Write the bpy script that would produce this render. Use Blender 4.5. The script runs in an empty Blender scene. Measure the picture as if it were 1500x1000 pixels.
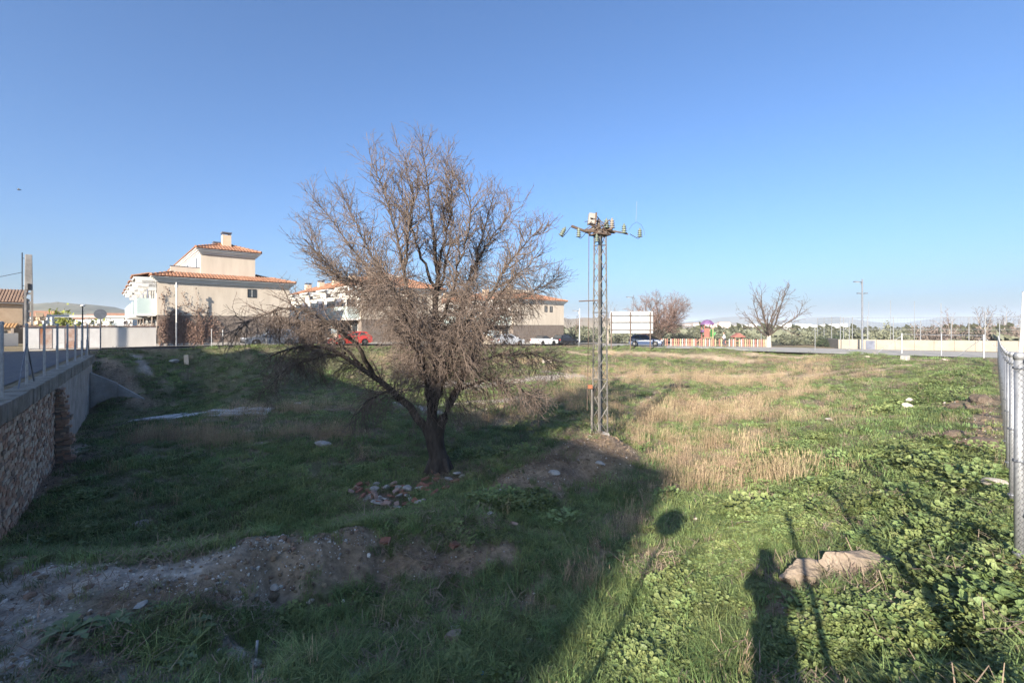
import bpy, bmesh, math, random
import numpy as np
from mathutils import Vector, Matrix

# ------------------------------------------------------------------ camera, light, exposure
SC = bpy.context.scene
COL = SC.collection
F, CX, CY, EYE = 667.0, 750.0, 478.0, 1.7          # focal length in photo pixels, principal column, horizon row, eye height
cam_d = bpy.data.cameras.new('camera')
cam = bpy.data.objects.new('camera', cam_d)
COL.objects.link(cam)
cam.location = (0, 0, EYE)
cam.rotation_euler = (math.radians(90), 0, 0)
cam_d.sensor_width = 36.0
cam_d.lens = 36.0 * F / 1500.0
cam_d.shift_y = -22.0 / 1500.0
cam_d.clip_start = 0.05
cam_d.clip_end = 30000
SC.camera = cam

SUN_EL = math.radians(22.8)
AZ = math.radians(27.7)                            # the shadows fall this far to the right of the view axis
SUNDIR = Vector((-math.sin(AZ) * math.cos(SUN_EL), -math.cos(AZ) * math.cos(SUN_EL), math.sin(SUN_EL)))
W = bpy.data.worlds.new('World')
SC.world = W
W.use_nodes = True
nt = W.node_tree
sky = nt.nodes.new('ShaderNodeTexSky')
sky.sky_type = 'NISHITA'
sky.sun_disc = False
sky.sun_elevation = SUN_EL
sky.sun_rotation = math.radians(180 + 27.7)
sky.altitude = 600
sky.air_density = 1.0
sky.dust_density = 4.6
sky.ozone_density = 5.0
bg = nt.nodes['Background']
tint = nt.nodes.new('ShaderNodeMix')                # white balance of the photograph: a little cooler than the raw model
tint.data_type = 'RGBA'
tint.blend_type = 'MULTIPLY'
tint.inputs[0].default_value = 1.0
tint.inputs[7].default_value = (0.75, 0.88, 1.0, 1)
nt.links.new(sky.outputs[0], tint.inputs[6])
nt.links.new(tint.outputs[2], bg.inputs[0])
bg.inputs[1].default_value = 0.058
sun_d = bpy.data.lights.new('sun', 'SUN')
sun_d.energy = 3.15
sun_d.angle = math.radians(0.53)
sun_d.color = (1.0, 0.90, 0.76)
sun = bpy.data.objects.new('sun', sun_d)
COL.objects.link(sun)
sun.location = (-40, -80, 60)
sun.rotation_euler = SUNDIR.to_track_quat('Z', 'Y').to_euler()
SC.view_settings.view_transform = 'Standard'
SC.view_settings.look = 'None'
SC.view_settings.gamma = 1.0
SC.view_settings.exposure = 2.08
SC.view_settings.use_curve_mapping = False
SC.render.engine = 'CYCLES'
SC.cycles.use_denoising = True
SC.cycles.denoising_input_passes = 'RGB_ALBEDO_NORMAL'
SC.cycles.denoising_prefilter = 'NONE'
SC.cycles.max_bounces = 8
SC.cycles.diffuse_bounces = 5
SC.cycles.glossy_bounces = 2
SC.cycles.transparent_max_bounces = 8
SC.cycles.transmission_bounces = 4
SC.cycles.volume_bounces = 0

RNG = np.random.default_rng(7)
random.seed(7)

# ------------------------------------------------------------------ materials
def lin(c):
    return tuple(c) + (1.0,) if len(c) == 3 else tuple(c)

def mat(name, c1, c2=None, scale=4.0, rough=0.85, bump=0.0, bscale=None, metal=0.0, detail=6.0, c3=None,
        inst=0.0, coord='pos', stretch=None, spec=0.3, alpha=None, trans=0.0):
    """principled material: two or three base colours mixed by noise, fine relief, optional per-object variation"""
    m = bpy.data.materials.new(name)
    m.use_nodes = True
    t = m.node_tree
    N, L = t.nodes, t.links
    b = N['Principled BSDF']
    b.inputs['Roughness'].default_value = rough
    b.inputs['Metallic'].default_value = metal
    b.inputs['Specular IOR Level'].default_value = spec
    if c2 is None:
        c2 = tuple(x * 0.8 for x in c1)
    if coord == 'pos':
        src = N.new('ShaderNodeNewGeometry').outputs['Position']
    else:
        src = N.new('ShaderNodeTexCoord').outputs['Object']
    if stretch:
        mp = N.new('ShaderNodeMapping')
        mp.inputs['Scale'].default_value = stretch
        L.new(src, mp.inputs['Vector'])
        src = mp.outputs[0]
    nz = N.new('ShaderNodeTexNoise')
    nz.inputs['Scale'].default_value = scale
    nz.inputs['Detail'].default_value = detail
    nz.inputs['Roughness'].default_value = 0.62
    L.new(src, nz.inputs['Vector'])
    r = N.new('ShaderNodeValToRGB')
    e = r.color_ramp.elements
    e[0].position = 0.32
    e[0].color = lin(c1)
    e[1].position = 0.68
    e[1].color = lin(c2)
    if c3 is not None:
        x = e.new(0.8)
        x.color = lin(c3)
    L.new(nz.outputs['Fac'], r.inputs[0])
    out = r.outputs[0]
    if inst > 0:
        oi = N.new('ShaderNodeObjectInfo')
        hs = N.new('ShaderNodeHueSaturation')
        mr = N.new('ShaderNodeMapRange')
        mr.inputs[3].default_value = 1 - inst
        mr.inputs[4].default_value = 1 + inst
        L.new(oi.outputs['Random'], mr.inputs[0])
        L.new(mr.outputs[0], hs.inputs['Value'])
        mr2 = N.new('ShaderNodeMapRange')
        mr2.inputs[3].default_value = 0.5 - inst * 0.06
        mr2.inputs[4].default_value = 0.5 + inst * 0.06
        ml = N.new('ShaderNodeMath')
        ml.operation = 'MULTIPLY'
        ml.inputs[1].default_value = 7.31
        fr = N.new('ShaderNodeMath')
        fr.operation = 'FRACT'
        L.new(oi.outputs['Random'], ml.inputs[0])
        L.new(ml.outputs[0], fr.inputs[0])
        L.new(fr.outputs[0], mr2.inputs[0])
        L.new(mr2.outputs[0], hs.inputs['Hue'])
        L.new(out, hs.inputs['Color'])
        out = hs.outputs[0]
    L.new(out, b.inputs['Base Color'])
    if trans > 0:                                        # thin leaves also let light through
        tl = N.new('ShaderNodeBsdfTranslucent')
        L.new(out, tl.inputs['Color'])
        ms = N.new('ShaderNodeMixShader')
        ms.inputs[0].default_value = trans
        L.new(b.outputs[0], ms.inputs[1]); L.new(tl.outputs[0], ms.inputs[2])
        L.new(ms.outputs[0], N['Material Output'].inputs['Surface'])
    if bump > 0:
        n2 = N.new('ShaderNodeTexNoise')
        n2.inputs['Scale'].default_value = bscale or scale * 4
        n2.inputs['Detail'].default_value = 8
        L.new(src, n2.inputs['Vector'])
        bp = N.new('ShaderNodeBump')
        bp.inputs['Strength'].default_value = bump
        bp.inputs['Distance'].default_value = 0.02
        L.new(n2.outputs['Fac'], bp.inputs['Height'])
        L.new(bp.outputs[0], b.inputs['Normal'])
    return m

# ------------------------------------------------------------------ mesh building
class MB:
    """collects shapes and links them as one mesh object"""
    def __init__(self):
        self.v, self.f, self.m = [], [], []
        self.k = 0

    def add(self, verts, faces, mi=0):
        self.v.extend([tuple(p) for p in verts])
        k = self.k
        self.f.extend([tuple(i + k for i in f) for f in faces])
        self.m.extend([mi] * len(faces))
        self.k += len(verts)

    def box(self, c, size, M=None, mi=0, taper=1.0, jit=0.0):
        hx, hy, hz = size[0] / 2, size[1] / 2, size[2] / 2
        vs = []
        for z, s in ((-hz, 1.0), (hz, taper)):
            for x, y in ((-hx, -hy), (hx, -hy), (hx, hy), (-hx, hy)):
                p = Vector((x * s, y * s, z))
                if jit:
                    p += Vector((random.uniform(-jit, jit), random.uniform(-jit, jit), random.uniform(-jit, jit)))
                if M is not None:
                    p = M @ p
                vs.append((p.x + c[0], p.y + c[1], p.z + c[2]))
        self.add(vs, [(3, 2, 1, 0), (4, 5, 6, 7), (0, 1, 5, 4), (1, 2, 6, 5), (2, 3, 7, 6), (3, 0, 4, 7)], mi)

    def tube(self, pts, rad, n=6, cap=True, mi=0):
        pts = [Vector(p) for p in pts]
        if not hasattr(rad, '__len__'):
            rad = [rad] * len(pts)
        vs, fs = [], []
        up = Vector((0.31, 0.17, 0.93)).normalized()
        for i, p in enumerate(pts):
            d = (pts[min(i + 1, len(pts) - 1)] - pts[max(i - 1, 0)])
            d = d.normalized() if d.length > 1e-9 else Vector((0, 0, 1))
            a = d.cross(up)
            if a.length < 0.05:
                a = d.cross(Vector((1, 0, 0)))
            a.normalize()
            b = d.cross(a)
            for j in range(n):
                t = 2 * math.pi * j / n
                vs.append(p + (a * math.cos(t) + b * math.sin(t)) * rad[i])
        for i in range(len(pts) - 1):
            for j in range(n):
                k = (j + 1) % n
                fs.append((i * n + j, i * n + k, (i + 1) * n + k, (i + 1) * n + j))
        if cap:
            fs.append(tuple(range(n))[::-1])
            fs.append(tuple((len(pts) - 1) * n + j for j in range(n)))
        self.add(vs, fs, mi)

    def prism(self, poly, a, b, mi=0):
        """poly: list of 3D points of one face; extruded by the vector a->b"""
        n = len(poly)
        d = Vector(b) - Vector(a)
        vs = [Vector(p) for p in poly] + [Vector(p) + d for p in poly]
        fs = [tuple(range(n))[::-1], tuple(range(n, 2 * n))]
        fs += [(i, (i + 1) % n, n + (i + 1) % n, n + i) for i in range(n)]
        self.add(vs, fs, mi)

    def lathe(self, prof, c, n=16, mi=0, M=None):
        vs, fs = [], []
        for r, z in prof:
            for j in range(n):
                t = 2 * math.pi * j / n
                p = Vector((r * math.cos(t), r * math.sin(t), z))
                if M is not None:
                    p = M @ p
                vs.append((p.x + c[0], p.y + c[1], p.z + c[2]))
        for i in range(len(prof) - 1):
            for j in range(n):
                k = (j + 1) % n
                fs.append((i * n + j, i * n + k, (i + 1) * n + k, (i + 1) * n + j))
        fs.append(tuple(range(n))[::-1])
        fs.append(tuple((len(prof) - 1) * n + j for j in range(n)))
        self.add(vs, fs, mi)

    def mesh(self, name, smooth=False):
        me = bpy.data.meshes.new(name)
        me.from_pydata(self.v, [], self.f)
        if any(self.m):
            me.polygons.foreach_set('material_index', self.m)
        if smooth:
            me.polygons.foreach_set('use_smooth', [True] * len(self.f))
        me.update()
        return me

    def build(self, name, m, parent=None, smooth=False, bevel=0.0):
        me = self.mesh(name, smooth)
        if bevel > 0:
            bm = bmesh.new()
            bm.from_mesh(me)
            bmesh.ops.remove_doubles(bm, verts=bm.verts, dist=1e-5)
            es = [e for e in bm.edges if len(e.link_faces) == 2 and e.calc_face_angle(0) > 0.5]
            bmesh.ops.bevel(bm, geom=es, offset=bevel, segments=1, affect='EDGES', clamp_overlap=True)
            bm.to_mesh(me)
            bm.free()
        return link(name, me, m, parent)

def link(name, me, m, parent=None):
    o = bpy.data.objects.new(name, me)
    if m is not None and not me.materials:
        for x in (m if isinstance(m, (list, tuple)) else [m]):
            me.materials.append(x)
    COL.objects.link(o)
    if parent is not None:
        o.parent = parent
    return o

def tag(o, label=None, cat=None, group=None, kind=None):
    if label: o['label'] = label
    if cat: o['category'] = cat
    if group: o['group'] = group
    if kind: o['kind'] = kind
    return o

def thing(name, label, cat, loc=(0, 0, 0), rz=0.0, group=None):
    o = bpy.data.objects.new(name, None)
    o.empty_display_size = 0.2
    COL.objects.link(o)
    o.location = loc
    o.rotation_euler = (0, 0, rz)
    return tag(o, label, cat, group)

def copy_tree(o, parent=None):
    c = o.copy()
    COL.objects.link(c)
    if parent is not None:
        c.parent = parent
    for ch in list(o.children):
        copy_tree(ch, c)
    return c

def Rz(a): return Matrix.Rotation(a, 3, 'Z')
def Rx(a): return Matrix.Rotation(a, 3, 'X')
def Ry(a): return Matrix.Rotation(a, 3, 'Y')

def frame(org, ex):
    """local frame with x along ex (horizontal), y = 90 deg to its left; returns f(u, v, z) -> world"""
    ex = Vector((ex[0], ex[1], 0)).normalized()
    ey = Vector((-ex.y, ex.x, 0))
    o = Vector(org)
    return lambda u, v, z: o + ex * u + ey * v + Vector((0, 0, z))

# ------------------------------------------------------------------ noise
def vnoise(x, y, seed=0):
    x = np.asarray(x, float); y = np.asarray(y, float)
    xi = np.floor(x).astype(np.int64); yi = np.floor(y).astype(np.int64)
    fx, fy = x - xi, y - yi
    fx = fx * fx * (3 - 2 * fx); fy = fy * fy * (3 - 2 * fy)
    def h(a, b):
        n = (a * 374761393 + b * 668265263 + seed * 974711) & 0xFFFFFFFF
        n = ((n ^ (n >> 13)) * 1274126177) & 0xFFFFFFFF
        return ((n ^ (n >> 16)) & 0xFFFF) / 65535.0
    return (h(xi, yi) * (1 - fx) + h(xi + 1, yi) * fx) * (1 - fy) + (h(xi, yi + 1) * (1 - fx) + h(xi + 1, yi + 1) * fx) * fy

def fbm(x, y, seed=0, oct=4):
    s, a, t = 0.0, 1.0, 0.0
    for i in range(oct):
        s = s + a * vnoise(x * 2 ** i + i * 17.3, y * 2 ** i - i * 9.1, seed + i)
        t += a
        a *= 0.5
    return s / t

# ------------------------------------------------------------------ the terrain
SX, SY = -0.626, 0.780        # along the left street (away from the camera)
NX, NY = 0.780, 0.626         # across it, to the right
FX, FY = 0.728, 0.686         # along the front fence

def un(px, py, z):
    """point of height z seen at photo pixel px, py"""
    d = (EYE - z) * F / (py - CY)
    return ((px - CX) / F * d, d, z)

CTRL = [un(*p) for p in [
    # the sunken floor on the left
    (0, 797, -3), (80, 690, -3.0), (130, 602, -3.0), (300, 720, -2.97), (420, 700, -2.95), (200, 640, -3.0), (300, 640, -2.95),
    (500, 650, -2.9), (640, 690, -2.9), (300, 585, -3.0), (225, 596, -3.0), (450, 585, -2.9), (560, 575, -2.85), (740, 575, -2.7),
    (740, 600, -2.8), (740, 640, -2.9), (560, 640, -2.9), (120, 740, -3.0), (250, 770, -3.0), (400, 740, -2.95),
    # foot of the far bank
    (300, 575, -2.9), (450, 562, -2.7), (560, 553, -2.65), (700, 541, -2.55), (820, 536, -2.35), (900, 531, -2.1), (1000, 530, -2.0), (1150, 533, -1.9),
    # top of the far bank
    (150, 512, 0.0), (230, 510, 0.0), (300, 510, 0.0), (430, 510, -0.1), (560, 508, -0.3), (700, 507, -0.6), (800, 507, -0.85),
    (925, 509, -1.0), (1060, 515, -1.1), (1240, 520, -1.1), (1440, 525, -1.1),
    (925, 517, -1.45), (1060, 521, -1.5), (1240, 526, -1.4), (1380, 528, -1.3),
    # floor on the right
    (1000, 600, -2.85), (1000, 560, -2.55), (1150, 580, -2.3), (950, 640, -2.95), (1100, 650, -2.6), (1005, 690, -2.9), (985, 765, -2.35),
    (930, 740, -2.7), (880, 780, -2.6), (900, 580, -2.7), (820, 570, -2.65),
    # slope up to the right-hand fence
    (1330, 600, -1.55), (1200, 600, -2.2), (1200, 700, -2.0), (1300, 680, -1.5), (1400, 640, -1.2), (1400, 560, -1.3), (1300, 560, -1.75),
    (1300, 540, -1.6), (1250, 760, -1.55), (1150, 770, -1.85), (1100, 850, -1.75), (1235, 850, -1.32), (1400, 800, -0.95), (1480, 860, -0.68),
    (1490, 1000, -0.78), (1350, 950, -1.0), (1200, 990, -1.35), (1050, 1000, -1.7), (1000, 900, -2.0),
    # hollow below the camera
    (820, 900, -2.3), (700, 900, -2.4), (600, 870, -2.4), (500, 900, -2.3), (400, 880, -2.15), (600, 1000, -2.05), (800, 1000, -2.05), (450, 990, -1.8),
    # berm: crest, face and ridge out to the pylon
    (0, 822, -1.3), (150, 826, -1.32), (340, 829, -1.5), (380, 816, -1.55), (405, 806, -1.57), (430, 793, -1.6), (460, 783, -1.63), (495, 787, -1.78), (530, 782, -1.82), (600, 780, -1.98), (680, 768, -2.1), (760, 770, -2.35),
    (440, 842, -1.92), (500, 845, -2.2), (560, 846, -2.45), (640, 848, -2.52), (700, 846, -2.55), (620, 800, -2.12), (690, 798, -2.22), (640, 735, -2.45), (700, 735, -2.4), (760, 706, -2.35), (815, 678, -2.25), (850, 657, -2.12), (880, 634, -2.1), (905, 652, -2.25), (860, 700, -2.7),
    (760, 735, -2.55), (780, 650, -2.8), (940, 670, -2.85),
    (0, 900, -1.35), (0, 1000, -1.3), (150, 990, -1.45), (300, 950, -1.7), (250, 880, -1.45),
    # tracks and little terraces on the right
    (1450, 545, -1.2), (1450, 700, -0.85),
]] + [
    # behind the berm crest
    (-7.6, 8.4, -2.75), (-5.2, 8.2, -2.75), (-3.8, 8.4, -2.7), (-3.6, 10.3, -2.85), (-2.2, 10.6, -2.75), (-0.9, 10.8, -2.7),
    # along the front fence line
    (-1.7, -1.85, 0.0), (-0.6, -0.8, 0.0), (0.55, 0.3, -0.08), (2.0, 1.67, -0.3), (4.92, 4.42, -0.6), (10, 9.2, -0.85), (20, 18.7, -1.1),
    (30, 28, -1.12), (42, 40, -1.1), (0.0, 2.0, -1.3), (-2.5, 1.0, -0.9), (-3.9, 1.2, -0.9), (1.6, 2.4, -1.0),
    # bank end beside the left wall
    (-26.5, 29.4, -0.35), (-24.9, 28.0, -0.75), (-22.0, 28.6, -2.2),
]
CTRL = np.array(CTRL)

def tps_fit(P, z, lam):
    n = len(P)
    d2 = ((P[:, None] - P[None]) ** 2).sum(-1)
    K = np.where(d2 > 0, 0.5 * d2 * np.log(np.maximum(d2, 1e-12)), 0.0) + lam * np.eye(n)
    A = np.zeros((n + 3, n + 3))
    A[:n, :n] = K
    A[:n, n] = 1; A[:n, n + 1:] = P
    A[n, :n] = 1; A[n + 1:, :n] = P.T
    w = np.linalg.solve(A, np.concatenate([z, np.zeros(3)]))
    return w

# the thin-plate fit runs in a compressed distance so near detail and far banks share one scale
def warp(x, y):
    r = np.hypot(x, y) + 3.0
    k = np.log(r / 3.0) * 4.0 / np.maximum(np.hypot(x, y), 1e-6)
    return np.stack([x * k, y * k], -1)

PW = warp(CTRL[:, 0], CTRL[:, 1])
TW = tps_fit(PW, CTRL[:, 2], 0.01)
PLAT = np.array([(-24, 36, 0), (3, 61.6, -.85), (15, 60, -1), (42, 40, -1.1), (20, 18.7, -1.1), (4.9, 4.4, -.6), (0, 0, 0), (-1.7, -1.85, 0), (-11, 9.8, 0), (-24, 26, 0),
                 (-40, 40, 0), (-40, 20, 0.0), (-20, 0, 0.0), (-10, -10, 0.05), (-35, 55, 0.0), (15, 75, -1.05), (60, 60, -1.1), (80, 40, -1.2), (40, 100, -1.1), (-20, 60, -.25),
                 (0, 90, -.9), (-60, 80, 0.1), (40, 20, -1.2), (20, 0, -.9), (10, -10, -.4), (-19, 31, 0.0)], float)
TP = tps_fit(warp(PLAT[:, 0], PLAT[:, 1]), PLAT[:, 2], 0.05)

def tps_eval(w, P, Q):
    out = np.empty(len(Q))
    n = len(P)
    for a in range(0, len(Q), 20000):
        q = Q[a:a + 20000]
        d2 = ((q[:, None] - P[None]) ** 2).sum(-1)
        K = 0.5 * d2 * np.log(np.maximum(d2, 1e-12))
        out[a:a + 20000] = K @ w[:n] + w[n] + q @ w[n + 1:]
    return out

LOT = [(-1.7, -1.85), (42, 40), (15.5, 60.5), (4.4, 59.0), (-29.2, 32.2)]

def lot_sd(x, y):
    """signed distance to the lot outline, positive inside"""
    d = np.full(np.shape(x), 1e9)
    for i in range(len(LOT)):
        x0, y0 = LOT[i]; x1, y1 = LOT[(i + 1) % len(LOT)]
        l = math.hypot(x1 - x0, y1 - y0)
        d = np.minimum(d, ((x1 - x0) * (y - y0) - (y1 - y0) * (x - x0)) / l)
    return d

def plateau(x, y):
    z = tps_eval(TP, warp(PLAT[:, 0], PLAT[:, 1]), warp(x, y))
    r = np.hypot(x, y)
    k = np.clip((r - 70) / 120, 0, 1)
    return np.clip(z, -1.35, 0.08) * (1 - k) + (-1.3) * k

def H(x, y, rough=True):
    sh = np.shape(x)
    x = np.ravel(np.asarray(x, float)); y = np.ravel(np.asarray(y, float))
    sd = lot_sd(x, y)
    inside = sd > -0.25
    z = plateau(x, y)
    far = np.hypot(x, y) > 90
    z = z - np.where(far, np.clip((np.hypot(x, y) - 90) / 800, 0, 1) * 3.0, 0)
    if inside.any():
        xi, yi = x[inside], y[inside]
        l = tps_eval(TW, PW, warp(xi, yi))
        l = np.clip(l, -3.1, 0.05)
        n = xi * NX + yi * NY
        s = xi * SX + yi * SY
        if rough:
            d = np.hypot(xi, yi)
            a = np.clip(sd[inside] / 0.8, 0, 1)
            nr = np.clip((d - 5) / 8, .35, 1)
            l = l + a * ((fbm(xi * 0.9, yi * 0.9, 3) - 0.5) * 0.22 * nr + (fbm(xi * 4, yi * 4, 9, 3) - 0.5) * 0.09 + (fbm(xi * 11, yi * 11, 13, 2) - 0.5) * 0.05 * np.clip((16 - d) / 8, 0, 1) + (fbm(xi * 0.25, yi * 0.25, 5, 2) - 0.5) * 0.15)
        k = np.clip((sd[inside] + 0.25) / 0.5, 0, 1)
        wall = (n < -2.0) & (s < 36.5)
        k = np.where(wall, np.where(n < -2.65, 0.0, 1.0), k)
        z[inside] = z[inside] * (1 - k) + l * k
    return z.reshape(sh)

def h1(x, y):
    return float(H(np.array([x]), np.array([y]))[0])

_DS = np.concatenate([np.arange(1.8, 12, 0.03), np.arange(12, 40, 0.08), np.arange(40, 120, 0.25)])
def hit(px, py):
    """where the view ray through a photo pixel meets the ground"""
    x = (px - CX) / F * _DS
    z = EYE - (py - CY) / F * _DS
    g = H(x, _DS)
    b = np.nonzero(z <= g)[0]
    i = b[0] if len(b) else len(_DS) - 1
    return Vector((x[i], _DS[i], g[i]))

def at(px, py, d):
    """where the view ray through a photo pixel reaches distance d along the view axis"""
    return Vector(((px - CX) / F * d, d, EYE - (py - CY) / F * d))

def axis_coords(lo, hi, fine, ratio, far):
    out = [0.0]
    st = fine
    while out[-1] < hi:
        out.append(out[-1] + st); st = min(st * ratio, far)
        if out[-1] > 150: far = 1e9; ratio = 1.22
    neg = [0.0]
    st = fine
    while neg[-1] > lo:
        neg.append(neg[-1] - st); st = min(st * ratio, far)
        if neg[-1] < -100: far = 1e9; ratio = 1.25
    return np.array(sorted(set(neg[1:] + out)))

# ground sheet: a grid in street coordinates (n across, s along), fine near the camera, reaching past the horizon
nn = axis_coords(-3000, 4500, 0.055, 1.021, 0.9)
nn = np.array(sorted(list(nn[(nn < -2.86) | (nn > -2.44)]) + [-2.84, -2.78, -2.52, -2.46]))
ss = axis_coords(-300, 5000, 0.055, 1.021, 0.8)
GN, GS = np.meshgrid(nn, ss, indexing='ij')
GX = GN * NX + GS * SX
GY = GN * NY + GS * SY
GZ = H(GX, GY)
gi, gj = GX.shape
idx = np.arange(gi * gj).reshape(gi, gj)
quads = np.stack([idx[:-1, :-1], idx[1:, :-1], idx[1:, 1:], idx[:-1, 1:]], -1).reshape(-1, 4)
me = bpy.data.meshes.new('ground')
me.vertices.add(gi * gj)
me.vertices.foreach_set('co', np.stack([GX, GY, GZ], -1).ravel())
me.loops.add(len(quads) * 4)
me.loops.foreach_set('vertex_index', quads.ravel())
me.polygons.add(len(quads))
me.polygons.foreach_set('loop_start', np.arange(len(quads)) * 4)
me.polygons.foreach_set('loop_total', np.full(len(quads), 4))
me.polygons.foreach_set('use_smooth', np.ones(len(quads), bool))
me.update(calc_edges=True)
GROUND = link('ground', me, None)
tag(GROUND, kind='structure')
print('ground verts', gi * gj)

# ------------------------------------------------------------------ what covers the ground where
def wpath(pts):
    return np.array([hit(*p)[:2] for p in pts])

def path_mask(x, y, path, w, soft=0.5, seed=0, wob=0.5):
    d = np.full(np.shape(x), 1e9)
    if len(path) == 1:
        d = np.hypot(x - path[0][0], y - path[0][1])
    for (x0, y0), (x1, y1) in zip(path[:-1], path[1:]):
        l2 = (x1 - x0) ** 2 + (y1 - y0) ** 2 + 1e-9
        t = np.clip(((x - x0) * (x1 - x0) + (y - y0) * (y1 - y0)) / l2, 0, 1)
        d = np.minimum(d, np.hypot(x - x0 - t * (x1 - x0), y - y0 - t * (y1 - y0)))
    k = d / (w * (1 + wob * (fbm(x * 1.3, y * 1.3, seed + 31, 3) - 0.5) * 2))
    return np.clip((1 - k) / soft, 0, 1)

GRAVEL = [(wpath([(0, 850), (150, 848), (330, 845), (400, 816)]), 0.58), (wpath([(450, 796), (520, 784)]), 0.25), (wpath([(0, 905), (60, 930), (40, 985)]), 0.55), (wpath([(120, 985), (250, 1000)]), 0.3),
          (wpath([(330, 945), (390, 985)]), 0.25), (wpath([(640, 560), (700, 565), (770, 556), (830, 552)]), 2.4), (wpath([(660, 592), (745, 585)]), 1.0), (wpath([(200, 522), (218, 548)]), 0.5),
          (wpath([(100, 672), (118, 650)]), 0.35), (wpath([(540, 975), (510, 990)]), 0.2), (wpath([(590, 590), (640, 605)]), 0.8),
          (wpath([(800, 545), (870, 553)]), 0.7)]
DIRT_SHADE = [(wpath([(400, 822), (450, 802), (540, 786)]), 0.5), (wpath([(190, 880), (250, 872), (330, 868), (348, 842)]), 0.38), (wpath([(400, 835), (450, 825), (520, 822), (600, 822), (680, 824), (745, 812)]), 0.42), (wpath([(735, 715), (780, 695), (850, 668), (915, 655)]), 1.35),
        (wpath([(880, 640), (920, 660)]), 0.7), (wpath([(525, 730), (590, 730), (660, 706)]), 0.42), (wpath([(560, 740), (620, 738), (680, 735)]), 0.35), (wpath([(155, 545), (205, 590)]), 0.9), (wpath([(145, 530), (190, 560)]), 0.7), (wpath([(60, 725), (95, 682)]), 0.45),
        (wpath([(1442, 585), (1445, 640), (1425, 668)]), 0.35), (wpath([(1370, 558), (1430, 555)]), 0.5), (wpath([(1390, 640), (1420, 650)]), 0.3), (wpath([(1150, 885), (1100, 910)]), 0.3), (wpath([(1160, 866), (1230, 850), (1305, 838)]), 0.26),
        (wpath([(1380, 590), (1420, 600)]), 0.4), (wpath([(930, 830), (985, 790)]), 0.12), (wpath([(985, 558), (930, 600)]), 0.25), (wpath([(800, 840), (760, 900)]), 0.2), (wpath([(1280, 725), (1330, 718)]), 0.25),  # the strip beyond the pylon puts its cast shadow into the soil colour
        (wpath([(1390, 725), (1460, 712)]), 0.25), (wpath([(1290, 950), (1310, 930)]), 0.1)]
SAND = [(wpath([(880, 515), (960, 519), (1030, 523), (1090, 528)]), 1.5), (wpath([(1170, 553), (1240, 542), (1330, 535)]), 0.55), (wpath([(1230, 552), (1300, 540), (1350, 532)]), 0.35), (wpath([(1100, 519), (1180, 523)]), 0.9),
        (wpath([(880, 552), (1100, 549)]), 0.6), (wpath([(1150, 548), (1080, 553)]), 0.8), (wpath([(1240, 610), (1320, 612)]), 0.3), (wpath([(1320, 528), (1400, 528)]), 0.7), (wpath([(830, 515), (860, 520)]), 0.8)]
STRAW = [(wpath([(880, 548), (1000, 556), (1150, 552)]), 7.5), (wpath([(920, 605), (1010, 605), (1110, 600)]), 4.8), (wpath([(950, 640), (1040, 655), (1090, 700)]), 2.6), (wpath([(880, 590), (840, 575), (760, 610), (700, 620)]), 1.8),
         (wpath([(1110, 590), (1190, 575)]), 1.6), (wpath([(700, 600), (800, 585), (880, 570)]), 1.7), (wpath([(1180, 545), (1300, 545)]), 1.2), (wpath([(1020, 690), (1090, 720)]), .7), (wpath([(845, 870), (870, 820), (900, 790), (970, 725)]), 0.5), (wpath([(230, 640), (300, 650), (420, 640), (520, 640)]), 1.6), (wpath([(500, 600), (420, 600), (330, 610)]), 1.4), (wpath([(830, 880), (790, 900)]), 0.3),
         (wpath([(900, 520), (1060, 527), (1200, 530)]), 2.2), (wpath([(560, 530), (680, 530), (800, 530)]), 1.6)]
MALLOW = [(wpath([(1485, 980), (1400, 860), (1440, 760), (1440, 700)]), 1.1), (wpath([(1200, 960), (1300, 900), (1380, 830)]), 0.9), (wpath([(1130, 770), (1230, 710), (1330, 660)]), 1.5), (wpath([(1290, 770), (1380, 700), (1400, 650)]), 1.1),
          (wpath([(930, 970), (1010, 900), (1080, 810)]), 0.65), (wpath([(1330, 600), (1380, 570), (1420, 545)]), 1.6), (wpath([(1100, 700), (1180, 650)]), 1.1), (wpath([(540, 690), (600, 680)]), 0.7), (wpath([(680, 668), (760, 665)]), 0.8),
          (wpath([(600, 750), (700, 745), (780, 740)]), 0.5), (wpath([(800, 610), (850, 605)]), 0.8), (wpath([(130, 710), (110, 740)]), 0.6), (wpath([(200, 580), (320, 560)]), 1.0)]

def cover(x, y):
    def acc(lst, soft, seed):
        m = np.zeros(np.shape(x))
        for i, (p, w) in enumerate(lst):
            m = np.maximum(m, path_mask(x, y, p, w, soft, seed + i))
        return m
    sd = lot_sd(x, y)
    g = acc(GRAVEL, 0.55, 100)
    d = acc(DIRT_SHADE, 0.6, 200)
    s = acc(SAND, 0.6, 300)
    w = acc(STRAW, 1.0, 400)
    m = acc(MALLOW, 0.6, 500)
    n1 = fbm(x * 0.7, y * 0.7, 41, 4)
    n2 = fbm(x * 2.3, y * 2.3, 42, 4)
    d = np.maximum(d, np.clip((n2 - 0.66) * 7, 0, 0.8) * (sd > 0))
    w0 = w * (1 - 0.5 * np.clip((n2 - 0.55) * 5, 0, 1))
    w = np.maximum(w0, np.clip((n1 - 0.60) * 4, 0, 0.35))
    out = sd < 0.15
    d = np.where(out, np.maximum(d, 0.65 * np.clip((n1 - 0.3) * 4, 0, 1)), d)
    far = np.hypot(x, y) > 85
    return g, d, s, w, m, out, far, w0

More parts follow.
